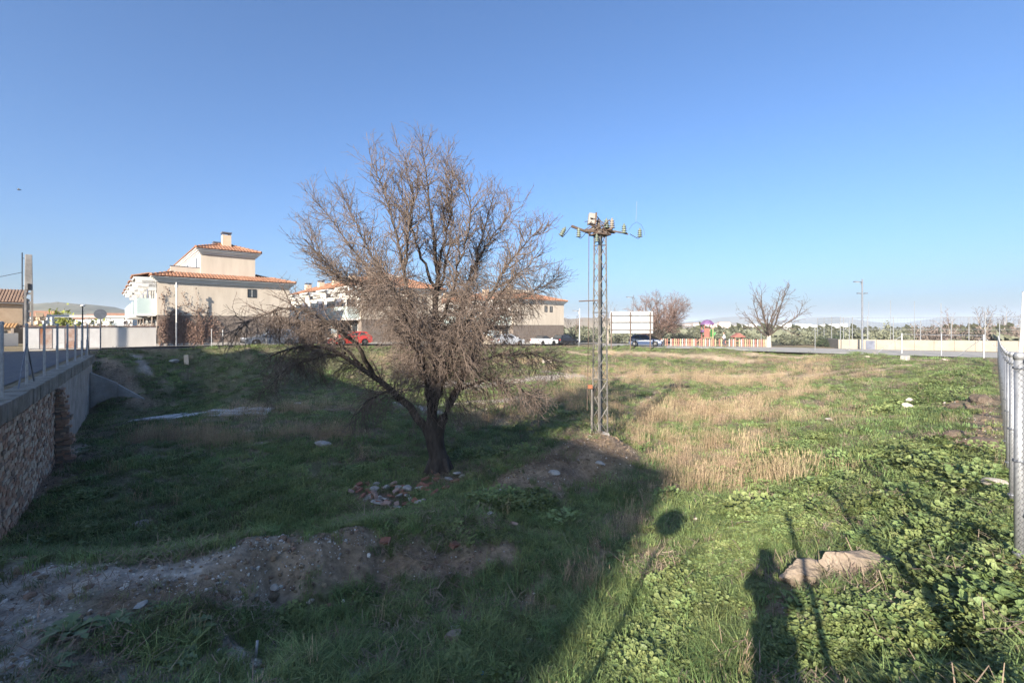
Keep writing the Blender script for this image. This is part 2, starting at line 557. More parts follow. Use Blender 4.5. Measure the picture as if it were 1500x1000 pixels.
def ground_colour(x, y):
    g, d, s, w, m, out, far, w0 = cover(x, y)
    n3 = fbm(x * 6, y * 6, 71, 4)[:, None]
    n4 = fbm(x * 0.5, y * 0.5, 72, 3)[:, None]
    c = np.array([.13, .128, .07]) * (0.6 + 0.8 * n3)
    def mix(c, col, k, v=0.5):
        k = np.clip(k, 0, 1)[:, None]
        return c * (1 - k) + np.array(col) * (1 - v / 2 + v * n3) * k
    c = mix(c, (.28, .215, .145), w0 * 0.9)
    c = mix(c, (.17, .145, .085), w * .5 * (1 - w0))
    c = mix(c, (.37, .325, .27), g, 1.0)
    c = mix(c, (.27, .20, .135), d, 1.0)
    c = mix(c, (.42, .33, .225), s, 0.4)
    fc = np.array([.12, .115, .07]) * (0.55 + 0.9 * n4)
    c = np.where(far[:, None], fc, c)
    return c

gc = ground_colour(GX.ravel(), GY.ravel())
ca = GROUND.data.color_attributes.new('cover', 'FLOAT_COLOR', 'POINT')
ca.data.foreach_set('color', np.concatenate([gc, np.ones((len(gc), 1))], 1).astype(np.float32).ravel())
gm_ = mat('soil', (.6, .6, .6), (1.25, 1.25, 1.25), scale=9, rough=0.95, bump=1.0, bscale=30, detail=10, spec=0.1)
t = gm_.node_tree
at_ = t.nodes.new('ShaderNodeAttribute'); at_.attribute_name = 'cover'
mx = t.nodes.new('ShaderNodeMix'); mx.data_type = 'RGBA'; mx.blend_type = 'MULTIPLY'; mx.inputs[0].default_value = 1
bs = t.nodes['Principled BSDF']
ln = bs.inputs['Base Color'].links[0]
t.links.new(ln.from_socket, mx.inputs[7]); t.links.new(at_.outputs['Color'], mx.inputs[6])
t.links.new(mx.outputs[2], bs.inputs['Base Color'])
GROUND.data.materials.append(gm_)

# ------------------------------------------------------------------ plants too many to count: instanced clumps
SRC = {}
def source(kind, meshes, m):
    c = bpy.data.collections.new(kind + '_source')
    for i, me in enumerate(meshes):
        me.materials.append(m)
        c.objects.link(bpy.data.objects.new('%s_%02d' % (kind, i), me))
    SRC[kind] = (c, len(meshes))

def blade(mb, x, y, h, w, a, lean, curl):
    dx, dy = math.cos(a), math.sin(a)
    px_, py_ = -dy * w / 2, dx * w / 2
    m1 = (x + dx * lean * 0.35, y + dy * lean * 0.35, h * 0.6)
    tip = (x + dx * (lean + curl), y + dy * (lean + curl), h * (1.0 - 0.35 * curl / max(h, .01)))
    mb.add([(x - px_, y - py_, -0.02), (x + px_, y + py_, -0.02), (m1[0] + px_ * .8, m1[1] + py_ * .8, m1[2]), (m1[0] - px_ * .8, m1[1] - py_ * .8, m1[2]), tip], [(0, 1, 2, 3), (3, 2, 4)])

def grass_tuft(n, r, hmin, hmax, w):
    mb = MB()
    for i in range(n):
        q = r * math.sqrt(random.random()); a = random.uniform(0, 6.283)
        x, y = q * math.cos(a), q * math.sin(a)
        h = random.uniform(hmin, hmax)
        blade(mb, x, y, h, w * random.uniform(.7, 1.3), random.uniform(0, 6.283), h * random.uniform(.25, .95), h * random.uniform(.1, .7))
    return mb.mesh('grass_blades')

def leaf_clump(n, r, hmax, lr):
    mb = MB()
    for i in range(n):
        q = r * math.sqrt(random.random()); a = random.uniform(0, 6.283)
        x, y = q * math.cos(a), q * math.sin(a)
        z = hmax * (1 - (q / r) ** 2 * .6) * random.uniform(.45, 1.0)
        R = lr * random.uniform(.5, 1.25)
        T = Matrix.Rotation(random.uniform(0, 6.28), 3, 'Z') @ Matrix.Rotation(random.gauss(.35, .35), 3, 'X')
        k = 7
        vs = [Vector((0, 0, -.18 * R))]
        for j in range(k):
            t = 2 * math.pi * j / k + .2
            rr = R * (1.0 if j % 2 else .82) * (.45 if j == k - 1 else 1)
            vs.append(Vector((rr * math.cos(t), rr * math.sin(t), .12 * R * random.uniform(-1, 1))))
        mb.add([T @ v + Vector((x, y, z)) for v in vs], [(0, j + 1, (j + 1) % k + 1) for j in range(k)])
        if i % 3 == 0:
            blade(mb, x * .6, y * .6, z, .004, a, q * .4, .01)
    return mb.mesh('leaf_clump')

def dry_tuft(n, r, hmin, hmax):
    mb = MB()
    for i in range(n):
        q = r * math.sqrt(random.random()); a = random.uniform(0, 6.283)
        x, y = q * math.cos(a), q * math.sin(a)
        h = random.uniform(hmin, hmax)
        ln_ = h * random.uniform(.02, .35); b = random.uniform(0, 6.283)
        w = random.uniform(.004, .007)
        blade(mb, x, y, h, w, b, ln_, h * .08)
        if random.random() < .6:
            tx, ty = x + math.cos(b) * (ln_ + h * .05), y + math.sin(b) * (ln_ + h * .05)
            hh = h * .16
            e = random.uniform(0, 3.14)
            ex, ey = math.cos(e) * .006, math.sin(e) * .006
            mb.add([(tx, ty, h * .82), (tx + ex, ty + ey, h * .9), (tx + .01, ty, h * .9 + hh), (tx - ex, ty - ey, h * .9)], [(0, 1, 2, 3)])
    for i in range(n // 3):
        a = random.uniform(0, 6.283); q = r * random.random()
        blade(mb, q * math.cos(a), q * math.sin(a), random.uniform(.08, .2), .008, random.uniform(0, 6.28), .1, .08)
    return mb.mesh('dry_stalks')

def pebble():
    bm = bmesh.new()
    bmesh.ops.create_icosphere(bm, subdivisions=1, radius=1)
    sx, sy, sz = random.uniform(.7, 1.2), random.uniform(.6, 1.1), random.uniform(.4, .8)
    for v in bm.verts:
        v.co = Vector((v.co.x * sx, v.co.y * sy, v.co.z * sz)) * random.uniform(.8, 1.2)
    me = bpy.data.meshes.new('pebble')
    bm.to_mesh(me); bm.free()
    return me

M_GRASS = mat('grass_green', (.120, .172, .060), (.19, .235, .088), scale=.9, rough=.6, trans=.12, inst=.5, c3=(.32, .29, .15), spec=.25)
M_MALLOW = mat('mallow_leaf', (.110, .155, .052), (.19, .225, .085), scale=1.6, rough=.55, inst=.35, c3=(.25, .25, .10), trans=.12, spec=.3)
M_DRY = mat('straw', (.33, .245, .15), (.46, .355, .235), scale=1.0, rough=.8, inst=.3, c3=(.52, .42, .29), trans=.25, spec=.15)
M_PEB = mat('pebble', (.30, .27, .235), (.52, .49, .44), scale=3, rough=.9, inst=.5, coord='obj')
source('grass', [grass_tuft(34, .10, .05, .14, .006) for i in range(4)] + [grass_tuft(26, .08, .10, .24, .007) for i in range(2)], M_GRASS)
source('wide_grass', [grass_tuft(70, .28, .05, .16, .013) for i in range(4)], M_GRASS)
source('mallow', [leaf_clump(80, .17, .12, .021) for i in range(4)] + [leaf_clump(50, .13, .09, .017) for i in range(2)] + [leaf_clump(54, .18, .10, .025) for i in range(2)], M_MALLOW)
source('wide_mallow', [leaf_clump(120, .36, .14, .034) for i in range(4)], M_MALLOW)
source('dry', [dry_tuft(22, .12, .25, .6) for i in range(4)] + [dry_tuft(16, .10, .15, .4) for i in range(2)], M_DRY)
source('wide_dry', [dry_tuft(60, .38, .25, .62) for i in range(4)], M_DRY)
def litter(n, r):
    mb = MB()
    for i in range(n):
        q = r * math.sqrt(random.random()); a = random.uniform(0, 6.283); b = random.uniform(0, 6.283); L = random.uniform(.04, .16)
        x, y = q * math.cos(a), q * math.sin(a); z = random.uniform(.01, .06); z2 = z + random.uniform(-.02, .08); dx, dy = math.cos(b), math.sin(b); w = random.uniform(.002, .005)
        mb.add([(x - dy * w, y + dx * w, z), (x + dy * w, y - dx * w, z), (x + dx * L + dy * w * .5, y + dy * L - dx * w * .5, z2), (x + dx * L - dy * w * .5, y + dy * L + dx * w * .5, z2)], [(0, 1, 2, 3)])
    return mb.mesh('dead_stems')
M_LITTER = mat('dead_stem', (.17, .125, .09), (.27, .21, .155), scale=1.0, rough=.9, inst=.4, c3=(.33, .28, .22))
source('litter', [litter(26, .22) for i in range(4)], M_LITTER)
M_CRUMB = mat('soil_crumb', (.15, .105, .07), (.25, .185, .125), scale=3, rough=1, inst=.35, coord='obj')
source('clod', [pebble() for i in range(4)], M_CRUMB)
source('pebble', [pebble() for i in range(5)], M_PEB)

def instancer(col):
    g = bpy.data.node_groups.new('scatter', 'GeometryNodeTree')
    g.interface.new_socket('Geometry', in_out='INPUT', socket_type='NodeSocketGeometry')
    g.interface.new_socket('Geometry', in_out='OUTPUT', socket_type='NodeSocketGeometry')
    N, L = g.nodes, g.links
    gi_, go_ = N.new('NodeGroupInput'), N.new('NodeGroupOutput')
    iop = N.new('GeometryNodeInstanceOnPoints')
    ci = N.new('GeometryNodeCollectionInfo')
    ci.inputs[0].default_value = col
    ci.inputs[1].default_value = True
    ci.inputs[2].default_value = True
    iop.inputs['Pick Instance'].default_value = True
    L.new(gi_.outputs[0], iop.inputs['Points'])
    L.new(ci.outputs[0], iop.inputs['Instance'])
    for nm, tp, sock in (('rot', 'FLOAT_VECTOR', 'Rotation'), ('scl', 'FLOAT', 'Scale'), ('var', 'INT', 'Instance Index')):
        a = N.new('GeometryNodeInputNamedAttribute')
        a.data_type = tp
        a.inputs[0].default_value = nm
        L.new(a.outputs[0], iop.inputs[sock])
    L.new(iop.outputs[0], go_.inputs[0])
    return g

def scatter(name, kind, P, scl, tilt=0.15):
    col, nv = SRC[kind]
    n = len(P)
    me = bpy.data.meshes.new(name)
    me.vertices.add(n)
    me.vertices.foreach_set('co', P.astype(np.float32).ravel())
    r = np.stack([RNG.normal(0, tilt, n), RNG.normal(0, tilt, n), RNG.uniform(0, 6.283, n)], -1)
    me.attributes.new('rot', 'FLOAT_VECTOR', 'POINT').data.foreach_set('vector', r.astype(np.float32).ravel())
    me.attributes.new('scl', 'FLOAT', 'POINT').data.foreach_set('value', scl.astype(np.float32))
    me.attributes.new('var', 'INT', 'POINT').data.foreach_set('value', RNG.integers(0, nv, n).astype(np.int32))
    o = link(name, me, None)
    md = o.modifiers.new('scatter', 'NODES')
    md.node_group = instancer(col)
    return tag(o, kind='stuff')

def sector(n, r0, r1, p=1.0):
    """random ground points around the view, density falling with distance"""
    u = RNG.random(n)
    r = (r0 ** (2 - p) + u * (r1 ** (2 - p) - r0 ** (2 - p))) ** (1 / (2 - p)) if p != 2 else r0 * (r1 / r0) ** u
    a = RNG.uniform(-1.03, 1.03, n)
    x, y = r * np.sin(a), r * np.cos(a)
    k = (y > 0.6) & (lot_sd(x, y) > -0.1) & ~((x * NX + y * NY < -2.4) & (x * SX + y * SY < 36.5))
    return x[k], y[k], r[k]

def keep(x, y, r, prob):
    k = RNG.random(len(x)) < prob
    x, y, r = x[k], y[k], r[k]
    return np.stack([x, y, H(x, y) - 0.005], -1), r

def bare(c):
    return np.clip(1 - .93 * c[0] - 1.0 * c[1] - 1.0 * c[2], 0, 1)

# near
for nm, kind, n, r0, r1 in (('grass', 'grass', 34000, 1.6, 13), ('grass_cover', 'wide_grass', 42000, 11, 64)):
    x, y, r = sector(n, r0, r1, 1.25 if kind == 'grass' else 1.35)
    c = cover(x, y)
    pr = np.clip(bare(c) * (1 - .60 * c[7]) * (1 - .3 * c[3]) * (1 - .62 * c[4]) * np.clip((fbm(x * 1.2, y * 1.2, 55, 4) - .26) * 3.0, .15, 1) + .015, 0, 1)
    P, r = keep(x, y, r, pr)
    sc = (0.55 + 0.9 * fbm(P[:, 0] * .8, P[:, 1] * .8, 56, 3)) * RNG.uniform(.7, 1.25, len(P))
    scatter(nm, kind, P, sc)
for nm, kind, n, r0, r1 in (('leafy_ground_cover', 'mallow', 36000, 1.6, 12), ('leafy_ground_cover', 'wide_mallow', 24000, 10, 62)):
    x, y, r = sector(n, r0, r1, 1.25 if kind == 'mallow' else 1.45)
    c = cover(x, y)
    pr = np.clip((bare(c) + .05) * (c[4] * 1.35 + .10 * np.clip((fbm(x * .9, y * .9, 57, 3) - .5) * 6, 0, 1)) * (1 - .5 * c[3]) * np.clip((fbm(x * 2.2, y * 2.2, 59, 3) - .25) * 4, 0.25, 1), 0, 1)
    P, r = keep(x, y, r, pr)
    sc = (0.3 + 1.25 * fbm(P[:, 0] * 1.3, P[:, 1] * 1.3, 58, 3)) * RNG.uniform(.55, 1.4, len(P))
    scatter(nm, kind, P, sc, .25)
for nm, kind, n, r0, r1 in (('dry_grass', 'dry', 9000, 3, 15), ('dry_grass', 'wide_dry', 26000, 13, 62)):
    x, y, r = sector(n, r0, r1, 1.2 if kind == 'dry' else 1.2)
    c = cover(x, y)
    pr = np.clip(np.clip(1 - c[0] - c[1] - .8 * c[2], 0.01, 1) * (.85 * c[7] + .004 * (1 - c[4])), 0, 1) * np.clip((fbm(x * 1.1, y * 1.1, 63, 3) - .30) * 3.0, .22, 1)
    P, r = keep(x, y, r, pr)
    sc = (0.35 + 1.1 * fbm(P[:, 0] * .6, P[:, 1] * .6, 61, 3)) * RNG.uniform(.5, 1.3, len(P))
    scatter(nm, kind, P, sc, .12)
x, y, r = sector(42000, 1.6, 55, 1.35)
c = cover(x, y)
P, r = keep(x, y, r, np.clip((fbm(x * .8, y * .8, 66, 4) - .42) * 4, .04, 1) * (1 - .6 * c[4]) * np.clip(r / 7, .35, 1) * np.clip(1 - .8 * c[0] - .6 * c[2], 0, 1))
scatter('dead_stems', 'litter', P, RNG.uniform(.5, 1.3, len(P)) * (1 + r / 45), .2)
x, y, r = sector(150000, 1.6, 34, 1.5)
c = cover(x, y)
P, r = keep(x, y, r, np.clip(c[0] * .9 + c[1] * .25 + c[2] * .25 + .012, 0, 1))
scatter('gravel', 'pebble', P, np.clip(RNG.lognormal(-4.75, .55, len(P)), .003, .045) * (1 + r / 25), .6)

x, y, r = sector(70000, 1.6, 26, 1.5)
c = cover(x, y)
P, r = keep(x, y, r, np.clip(c[1] * 1.0 + c[0] * .35 + .01, 0, 1))
scatter('soil_clods', 'clod', P, np.clip(RNG.lognormal(-4.3, .6, len(P)), .006, .075) * (1 + r / 25), .6)

# ------------------------------------------------------------------ roads and pavements
M_ASPH = mat('asphalt', (.085, .085, .09), (.125, .12, .12), scale=3, rough=.9, bump=.3, bscale=60)
M_PALEROAD = mat('pale_concrete_road', (.26, .245, .22), (.34, .32, .29), scale=.8, rough=.9, bump=.2, bscale=30)
M_KERB = mat('kerb_concrete', (.30, .28, .25), (.40, .37, .33), scale=4, rough=.9, bump=.2)
M_CONC = mat('weathered_concrete', (.22, .20, .18), (.37, .345, .315), scale=1.6, rough=.92, bump=.5, bscale=18, c3=(.36, .34, .32))
M_CONC_MOSS = mat('mossy_concrete', (.13, .12, .09), (.27, .25, .22), scale=2.6, rough=.95, bump=.6, bscale=20, c3=(.12, .12, .05))

def sheet(name, pa, pb, m, lift=0.012, step=0.7, kind='structure', thick=0.0):
    """ground-following strip between two world polylines"""
    rows = []
    n = max(len(pa), 2)
    L = max(sum((Vector(q) - Vector(p)).length for p, q in zip(pa[:-1], pa[1:])), 1)
    k = max(2, int(L / step))
    def samp(pl, t):
        seg = [(Vector(q) - Vector(p)).length for p, q in zip(pl[:-1], pl[1:])]
        d = t * sum(seg)
        for i, s in enumerate(seg):
            if d <= s or i == len(seg) - 1:
                return Vector(pl[i]).lerp(Vector(pl[i + 1]), min(d / s, 1))
            d -= s
    wd = max(2, int((Vector(pa[0]) - Vector(pb[0])).length / 1.0))
    pts = []
    for i in range(k + 1):
        a, b = samp(pa, i / k), samp(pb, i / k)
        for j in range(wd + 1):
            p = a.lerp(b, j / wd)
            pts.append((p.x, p.y))
    xy = np.array(pts)
    z = np.maximum(H(xy[:, 0], xy[:, 1], False), plateau(xy[:, 0], xy[:, 1])) + lift
    mb = MB()
    fs = [(i * (wd + 1) + j, (i + 1) * (wd + 1) + j, (i + 1) * (wd + 1) + j + 1, i * (wd + 1) + j + 1) for i in range(k) for j in range(wd)]
    mb.add([(x, y, zz) for (x, y), zz in zip(pts, z)], fs)
    o = mb.build(name, m)
    return tag(o, kind=kind)

def ns(n, s): return (n * NX + s * SX, n * NY + s * SY)
E1 = Vector((.745, .667, 0)).normalized()         # along the row of house ends
E2 = Vector((-E1.y, E1.x, 0))
A0 = Vector((-28.5, 36.6, 0))
def hu(u, v):
    p = A0 + E1 * u + E2 * v
    return (p.x, p.y)

sheet('road', [ns(-8.6, -12), ns(-8.6, 46)], [ns(-3.15, -12), ns(-3.15, 43)], M_ASPH, .02)
sheet('road', [hu(-16, -1.4), hu(60, -1.4)], [hu(-16, -2.7), hu(60, -2.7)], M_ASPH, .02)
sheet('pavement', [hu(-6, -0.02), hu(70, -0.02)], [hu(-6, -1.25), hu(70, -1.25)], M_PALEROAD, .12)
RD0 = [un(880, 507.5, -1.0), un(960, 510.5, -1.08), un(1060, 514, -1.1), un(1240, 519.5, -1.1), un(1450, 524.5, -1.1), un(1560, 528, -1.1)]
RD1 = [un(870, 502, -1.0), un(960, 505, -1.06), un(1060, 507.6, -1.1), un(1240, 511.5, -1.1), un(1450, 516, -1.1), un(1560, 518, -1.1)]
sheet('road', [p[:2] for p in RD0], [p[:2] for p in RD1], M_PALEROAD, .04, 1.0)

# the street behind the camera the photographer stands on
sheet('pavement', [(-2.6, -2.9), (0.5, -0.05), (20, 18.3)], [(-1.2, -4.6), (1.9, -1.6), (21.3, 16.8)], M_PALEROAD, .03, .6)

# ------------------------------------------------------------------ retaining wall on the left
M_BR_A = mat('old_brick_red', (.30, .185, .125), (.39, .25, .175), scale=9, rough=.9, bump=.5, bscale=40)
M_BR_B = mat('old_brick_pale', (.43, .355, .27), (.53, .45, .355), scale=9, rough=.9, bump=.5, bscale=40)
M_BR_C = mat('old_brick_dark', (.19, .145, .11), (.25, .195, .155), scale=9, rough=.95, bump=.5, bscale=40)
M_BR_D = mat('old_brick_rose', (.37, .265, .19), (.45, .335, .25), scale=9, rough=.9, bump=.5, bscale=40)
M_MORTAR = mat('mortar', (.24, .205, .17), (.33, .29, .245), scale=5, rough=.95, bump=.6, bscale=30)

def fs_(n, s, z):
    x, y = ns(n, s)
    return Vector((x, y, z))
MS = Matrix(((NX, SX, 0), (NY, SY, 0), (0, 0, 1)))      # local x across the street, y along it

WALL = thing('retaining_wall', 'long brick and concrete retaining wall below the street on the left side of the lot', 'wall', fs_(-2.45, 20, -3))
def rel(o, p):                                          # parent a world-space mesh to an Empty
    o.parent = p
    o.matrix_parent_inverse = Matrix.Translation(-Vector(p.location)) if p.rotation_euler.z == 0 else p.matrix_basis.inverted()
    return o
b = MB(); b.box(fs_(-2.66, 11.2, -1.78), (.36, 22.0, 2.76), MS); rel(b.build('core', M_MORTAR), WALL)
b = MB()
for k in range(14):
    b.box(fs_(-2.66 + random.uniform(-.004, .004), 22.6 + k + .5 - .5, -1.78), (.37 + random.uniform(-.006, .006), .985, 2.76), MS)
b.box(fs_(-2.70, 29.3, -1.78), (.30, 14.2, 2.74), MS)
rel(b.build('concrete_wall', M_CONC, bevel=.012), WALL)
# bricks: the nearest 300 by themselves, the rest as one mass
BW, BH = .30, .108
cand = []
for r in range(25):
    z = -3.0 + r * BH
    for c in range(62):
        s = 3.6 + c * BW + (BW / 2 if r % 2 else 0) + random.uniform(-.02, .02)
        if s > 21.8: continue
        cand.append((s, z))
def brick_mesh(w):
    m_ = MB(); m_.box((0, 0, 0), (.10, w, BH * .86), jit=.008)
    return m_.mesh('brick')
bmeshes = {}
for i, mm in enumerate((M_BR_A, M_BR_B, M_BR_C, M_BR_D)):
    bmeshes[i] = []
    for k in range(4):
        me = brick_mesh(BW * random.uniform(.80, .94)); me.materials.append(mm); bmeshes[i].append(me)
cand.sort(key=lambda q: (q[0] < 14.2, q[0]))
MROT = math.atan2(SY, SX) - math.pi / 2
rest = MB()
nb = 0
for s, z in cand:
    q = vnoise(np.array([s * 1.1]), np.array([z * 2.0]), 5)[0]
    k = random.choices((0, 1, 2, 3), (.30 + .3 * q, .33, .16, .32))[0]
    dn = random.uniform(-.010, .018)
    if s > 14.2 and nb < 300:
        o = bpy.data.objects.new('brick', random.choice(bmeshes[k]))
        COL.objects.link(o)
        o.location = fs_(-2.49 + dn, s, z)
        o.rotation_euler = (random.uniform(-.03, .03), random.uniform(-.05, .05), MROT + random.uniform(-.03, .03))
        rel(o, WALL); nb += 1
    else:
        rest.box(fs_(-2.49 + dn, s, z), (.10, BW * random.uniform(.8, .94), BH * .86), MS, mi=k, jit=.008)
o = rest.build('bricks', [M_BR_A, M_BR_B, M_BR_C, M_BR_D]); o['kind'] = 'stuff'; rel(o, WALL)
for k in range(54):                                     # coping
    s = 9.2 + k * .5
    m_ = MB(); m_.box((0, 0, 0), (.50, .475, .44), jit=.006)
    o = m_.build('coping_block', M_CONC_MOSS, bevel=.015)
    o.location = fs_(-2.63 + random.uniform(-.012, .012), s + .25, -.185 + random.uniform(-.012, .008))
    o.rotation_euler = (random.uniform(-.012, .012), random.uniform(-.015, .015), MROT + random.uniform(-.01, .01))
    rel(o, WALL)
# broken brick pier
PIER = thing('broken_brick_pier', 'broken pier of old red bricks jutting out where brick wall meets concrete', 'pier', fs_(-2.2, 22.2, -3))
z = -3.0; r = 0
while z < -.48:
    w = .44 - .22 * (z + 3) / 2.5 + random.uniform(-.10, .07)
    for j in range(2):
        for q in range(2):
            wx = max(.1, w / 2 + (random.uniform(-.05, .05) if q else 0))
            m_ = MB(); m_.box((0, 0, 0), (wx, .28, .075), jit=.012)
            o = m_.build('brick', random.choice((M_BR_A, M_BR_A, M_BR_C, M_BR_D)))
            o.location = fs_(-2.44 + wx / 2 + q * w / 2 + random.uniform(-.01, .015), 22.05 + j * .3 + random.uniform(-.02, .02), z + .04)
            o.rotation_euler = (random.uniform(-.04, .04), random.uniform(-.05, .05), MROT + random.uniform(-.06, .06))
            rel(o, PIER)
    z += .088; r += 1
# wing wall holding the bank
WING = thing('wing_wall', 'low sloping concrete wing wall at the far end of the retaining wall', 'wall', fs_(-1.2, 34.6, -3))
b = MB()
for i, (n0, n1, z0, z1) in enumerate([(-2.46, -1.3, -.85, -1.55), (-1.29, -.1, -1.6, -2.55)]):
    b.prism([fs_(n0, 34.5, -3.2), fs_(n1, 34.5, -3.2), fs_(n1, 34.5, z1), fs_(n0, 34.5, z0)], (0, 0, 0), fs_(0, .3, 0))
rel(b.build('slab', M_CONC, bevel=.02), WING)

# ------------------------------------------------------------------ fences
M_GALV = mat('galvanised_steel', (.28, .285, .29), (.40, .405, .41), scale=12, rough=.5, metal=.55, spec=.5)
M_GALV_DARK = mat('dull_steel', (.13, .14, .16), (.20, .21, .23), scale=8, rough=.6, metal=.4)
M_WIRE = mat('wire', (.085, .085, .09), (.14, .14, .145), scale=9, rough=.5, metal=.6)
def post(mb, p, h, r=.025, n=10):
    mb.tube([p + Vector((0, 0, -.15)), p + Vector((0, 0, h))], r, n)
    mb.lathe([(r * 1.15, -.02), (r * 1.15, .03), (r * .6, .05)], p + Vector((0, 0, h)), n)

FL = thing('post_fence', 'row of thin grey fence posts standing on the coping of the left retaining wall', 'fence', fs_(-2.62, 20, .04))
for k in range(-1, 8):
    s = 15.9 + 2.85 * k
    b = MB(); p = fs_(-2.66, s, .03); post(b, p, 1.74 + random.uniform(-.05, .03), .034, 8)
    rel(b.build('post', M_GALV, smooth=False), FL)
    if k in (1, 7):
        for sg in (-1, 1):
            b = MB(); b.tube([p + Vector((0, 0, 1.2)), fs_(-2.66, s + sg * 1.1, .03)], .018, 6)
            rel(b.build('brace', M_GALV_DARK), FL)
    b = MB(); b.tube([fs_(-2.72, s + .35, .0), fs_(-2.72, s + .35, .95)], .022, 6)  # short dark upright beside each post
    rel(b.build('dark_upright', M_GALV_DARK), FL)
for z in (.45, 1.05, 1.68):
    b = MB(); b.tube([fs_(-2.62, 13, z), fs_(-2.62, 35.9, z)], .003, 4)
    rel(b.build('tension_wire', M_WIRE), FL)

def chain(mb, p0, p1, z0, z1, pitch, r):
    """woven wire: zigzag wires standing side by side"""
    d = (p1 - p0); L = d.length; d.normalize()
    side = Vector((-d.y, d.x, 0))
    nw = int(L / pitch); nz = int((z1(0) - z0(0)) / (pitch / 2))
    vs = []; fs = []
    for i in range(nw):
        base = len(vs)
        t0 = i * pitch
        zz0, zz1 = z0(t0), z1(t0)
        for j in range(nz + 1):
            t = t0 + (pitch if (j + i) % 2 else 0) + pitch * .0
            z = zz0 + (zz1 - zz0) * j / nz
            c = p0 + d * t + Vector((0, 0, z))
            o_ = .004 * (1 if j % 2 else -1)
            for a in range(3):
                th = a * 2.094
                vs.append(c + d * (r * math.cos(th)) + side * (r * math.sin(th) + o_))
        for j in range(nz):
            for a in range(3):
                b_ = (a + 1) % 3
                fs.append((base + j * 3 + a, base + j * 3 + b_, base + j * 3 + 3 + b_, base + j * 3 + 3 + a))
    mb.add(vs, fs)

def fp(t): return Vector((.55 + FX * t, .3 + FY * t, 0))
def fz(t): return float(np.interp(t, [-3, 0, 2, 6, 13, 27, 42, 57], [0, -.08, -.3, -.6, -.85, -1.1, -1.12, -1.1]))
FR = thing('chain_link_fence', 'tall chain link fence with round galvanised posts running along the right edge of the lot', 'fence', (4.92, 4.42, -.6))
ts = [.75, 3.4] + [6 + 2.62 * k for k in range(19)]
for t_ in ts:
    p = fp(t_); p.z = fz(t_)
    b = MB(); post(b, p, 2.0, .037 if abs(t_ - 6) < .1 else .032, 14 if t_ < 12 else 8)
    rel(b.build('post', M_GALV, smooth=True), FR)
    for z in (.1, 1.0, 1.9):
        b = MB(); b.lathe([(.047, -.012), (.05, 0), (.047, .012)], p + Vector((0, 0, z)), 10)
        rel(b.build('wire_clamp', M_GALV_DARK), FR)
b = MB()
off = Vector((-FY, FX, 0)) * -.05
chain(b, fp(2.9) + off, fp(17) + off, lambda t: fz(t + 2.9) + .04, lambda t: fz(t + 2.9) + 1.96, .058, .0013)
chain(b, fp(17) + off, fp(52) + off, lambda t: fz(t + 17) + .04, lambda t: fz(t + 17) + 1.96, .116, .0018)
o = b.build('wire_mesh', M_WIRE); o['kind'] = 'stuff'; rel(o, FR)
for z in (.08, 1.0, 1.93):
    b = MB(); b.tube([fp(t_) + off + Vector((0, 0, fz(t_) + z)) for t_ in ts], .003, 4)
    rel(b.build('tension_wire', M_WIRE), FR)

# loose mesh wound round the two nearest posts
b = MB()
for t_, r_ in ((6.0, .041), (8.62, .036)):
    p = fp(t_); z0, z1 = fz(t_) + .05, fz(t_) + 1.95
    na = 5; st_ = .056; nz = int((z1 - z0) / (st_ / 2))
    for i in range(na):
        pts_ = []
        for j in range(nz + 1):
            a_ = math.radians(-160 + 200 * (i + (.5 if (j + i) % 2 else -.5) + .5) / na) + .2
            pts_.append(p + Vector((math.cos(a_) * r_, math.sin(a_) * r_, z0 + (z1 - z0) * j / nz)))
        b.tube(pts_, .0016, 3, cap=False)
o = b.build('wire_mesh', M_WIRE); o['kind'] = 'stuff'; rel(o, FR)

# corner fence at the far right of the lot
FC = thing('corner_fence', 'galvanised fence with top rail and diagonal braces in front of the pale court wall', 'fence', at(1441, 523, 40.6))
pc = [(1441, 40.4, 492), (1379, 43.2, 492), (1321, 46.2, 492)]
pp = []
for i, (px, d, _) in enumerate(pc):
    x = (px - CX) / F * d; g = h1(x, d); p = Vector((x, d, g)); pp.append(p)
    b = MB(); post(b, p, 2.05, .075 if i != 1 else .05, 8); rel(b.build('post', M_GALV), FC)
b = MB(); b.tube([pp[0] + Vector((0, 0, 1.98)), pp[1] + Vector((0, 0, 1.98)), pp[2] + Vector((0, 0, 1.98))], .03, 6); rel(b.build('rail', M_GALV), FC)
for p, dx, dy in ((pp[2], -1.3, 1.4), (pp[0], 1.2, -1.0), (pp[0], -.8, 1.5)):
    b = MB(); b.tube([p + Vector((0, 0, 1.85)), p + Vector((dx, dy, .1))], .028, 6); rel(b.build('brace', M_GALV), FC)
b = MB(); b.tube([pp[0] + Vector((2.3, -1.3, 1.2)), pp[0] + Vector((1.1, -.9, .1))], .028, 6); rel(b.build('brace', M_GALV), FC)

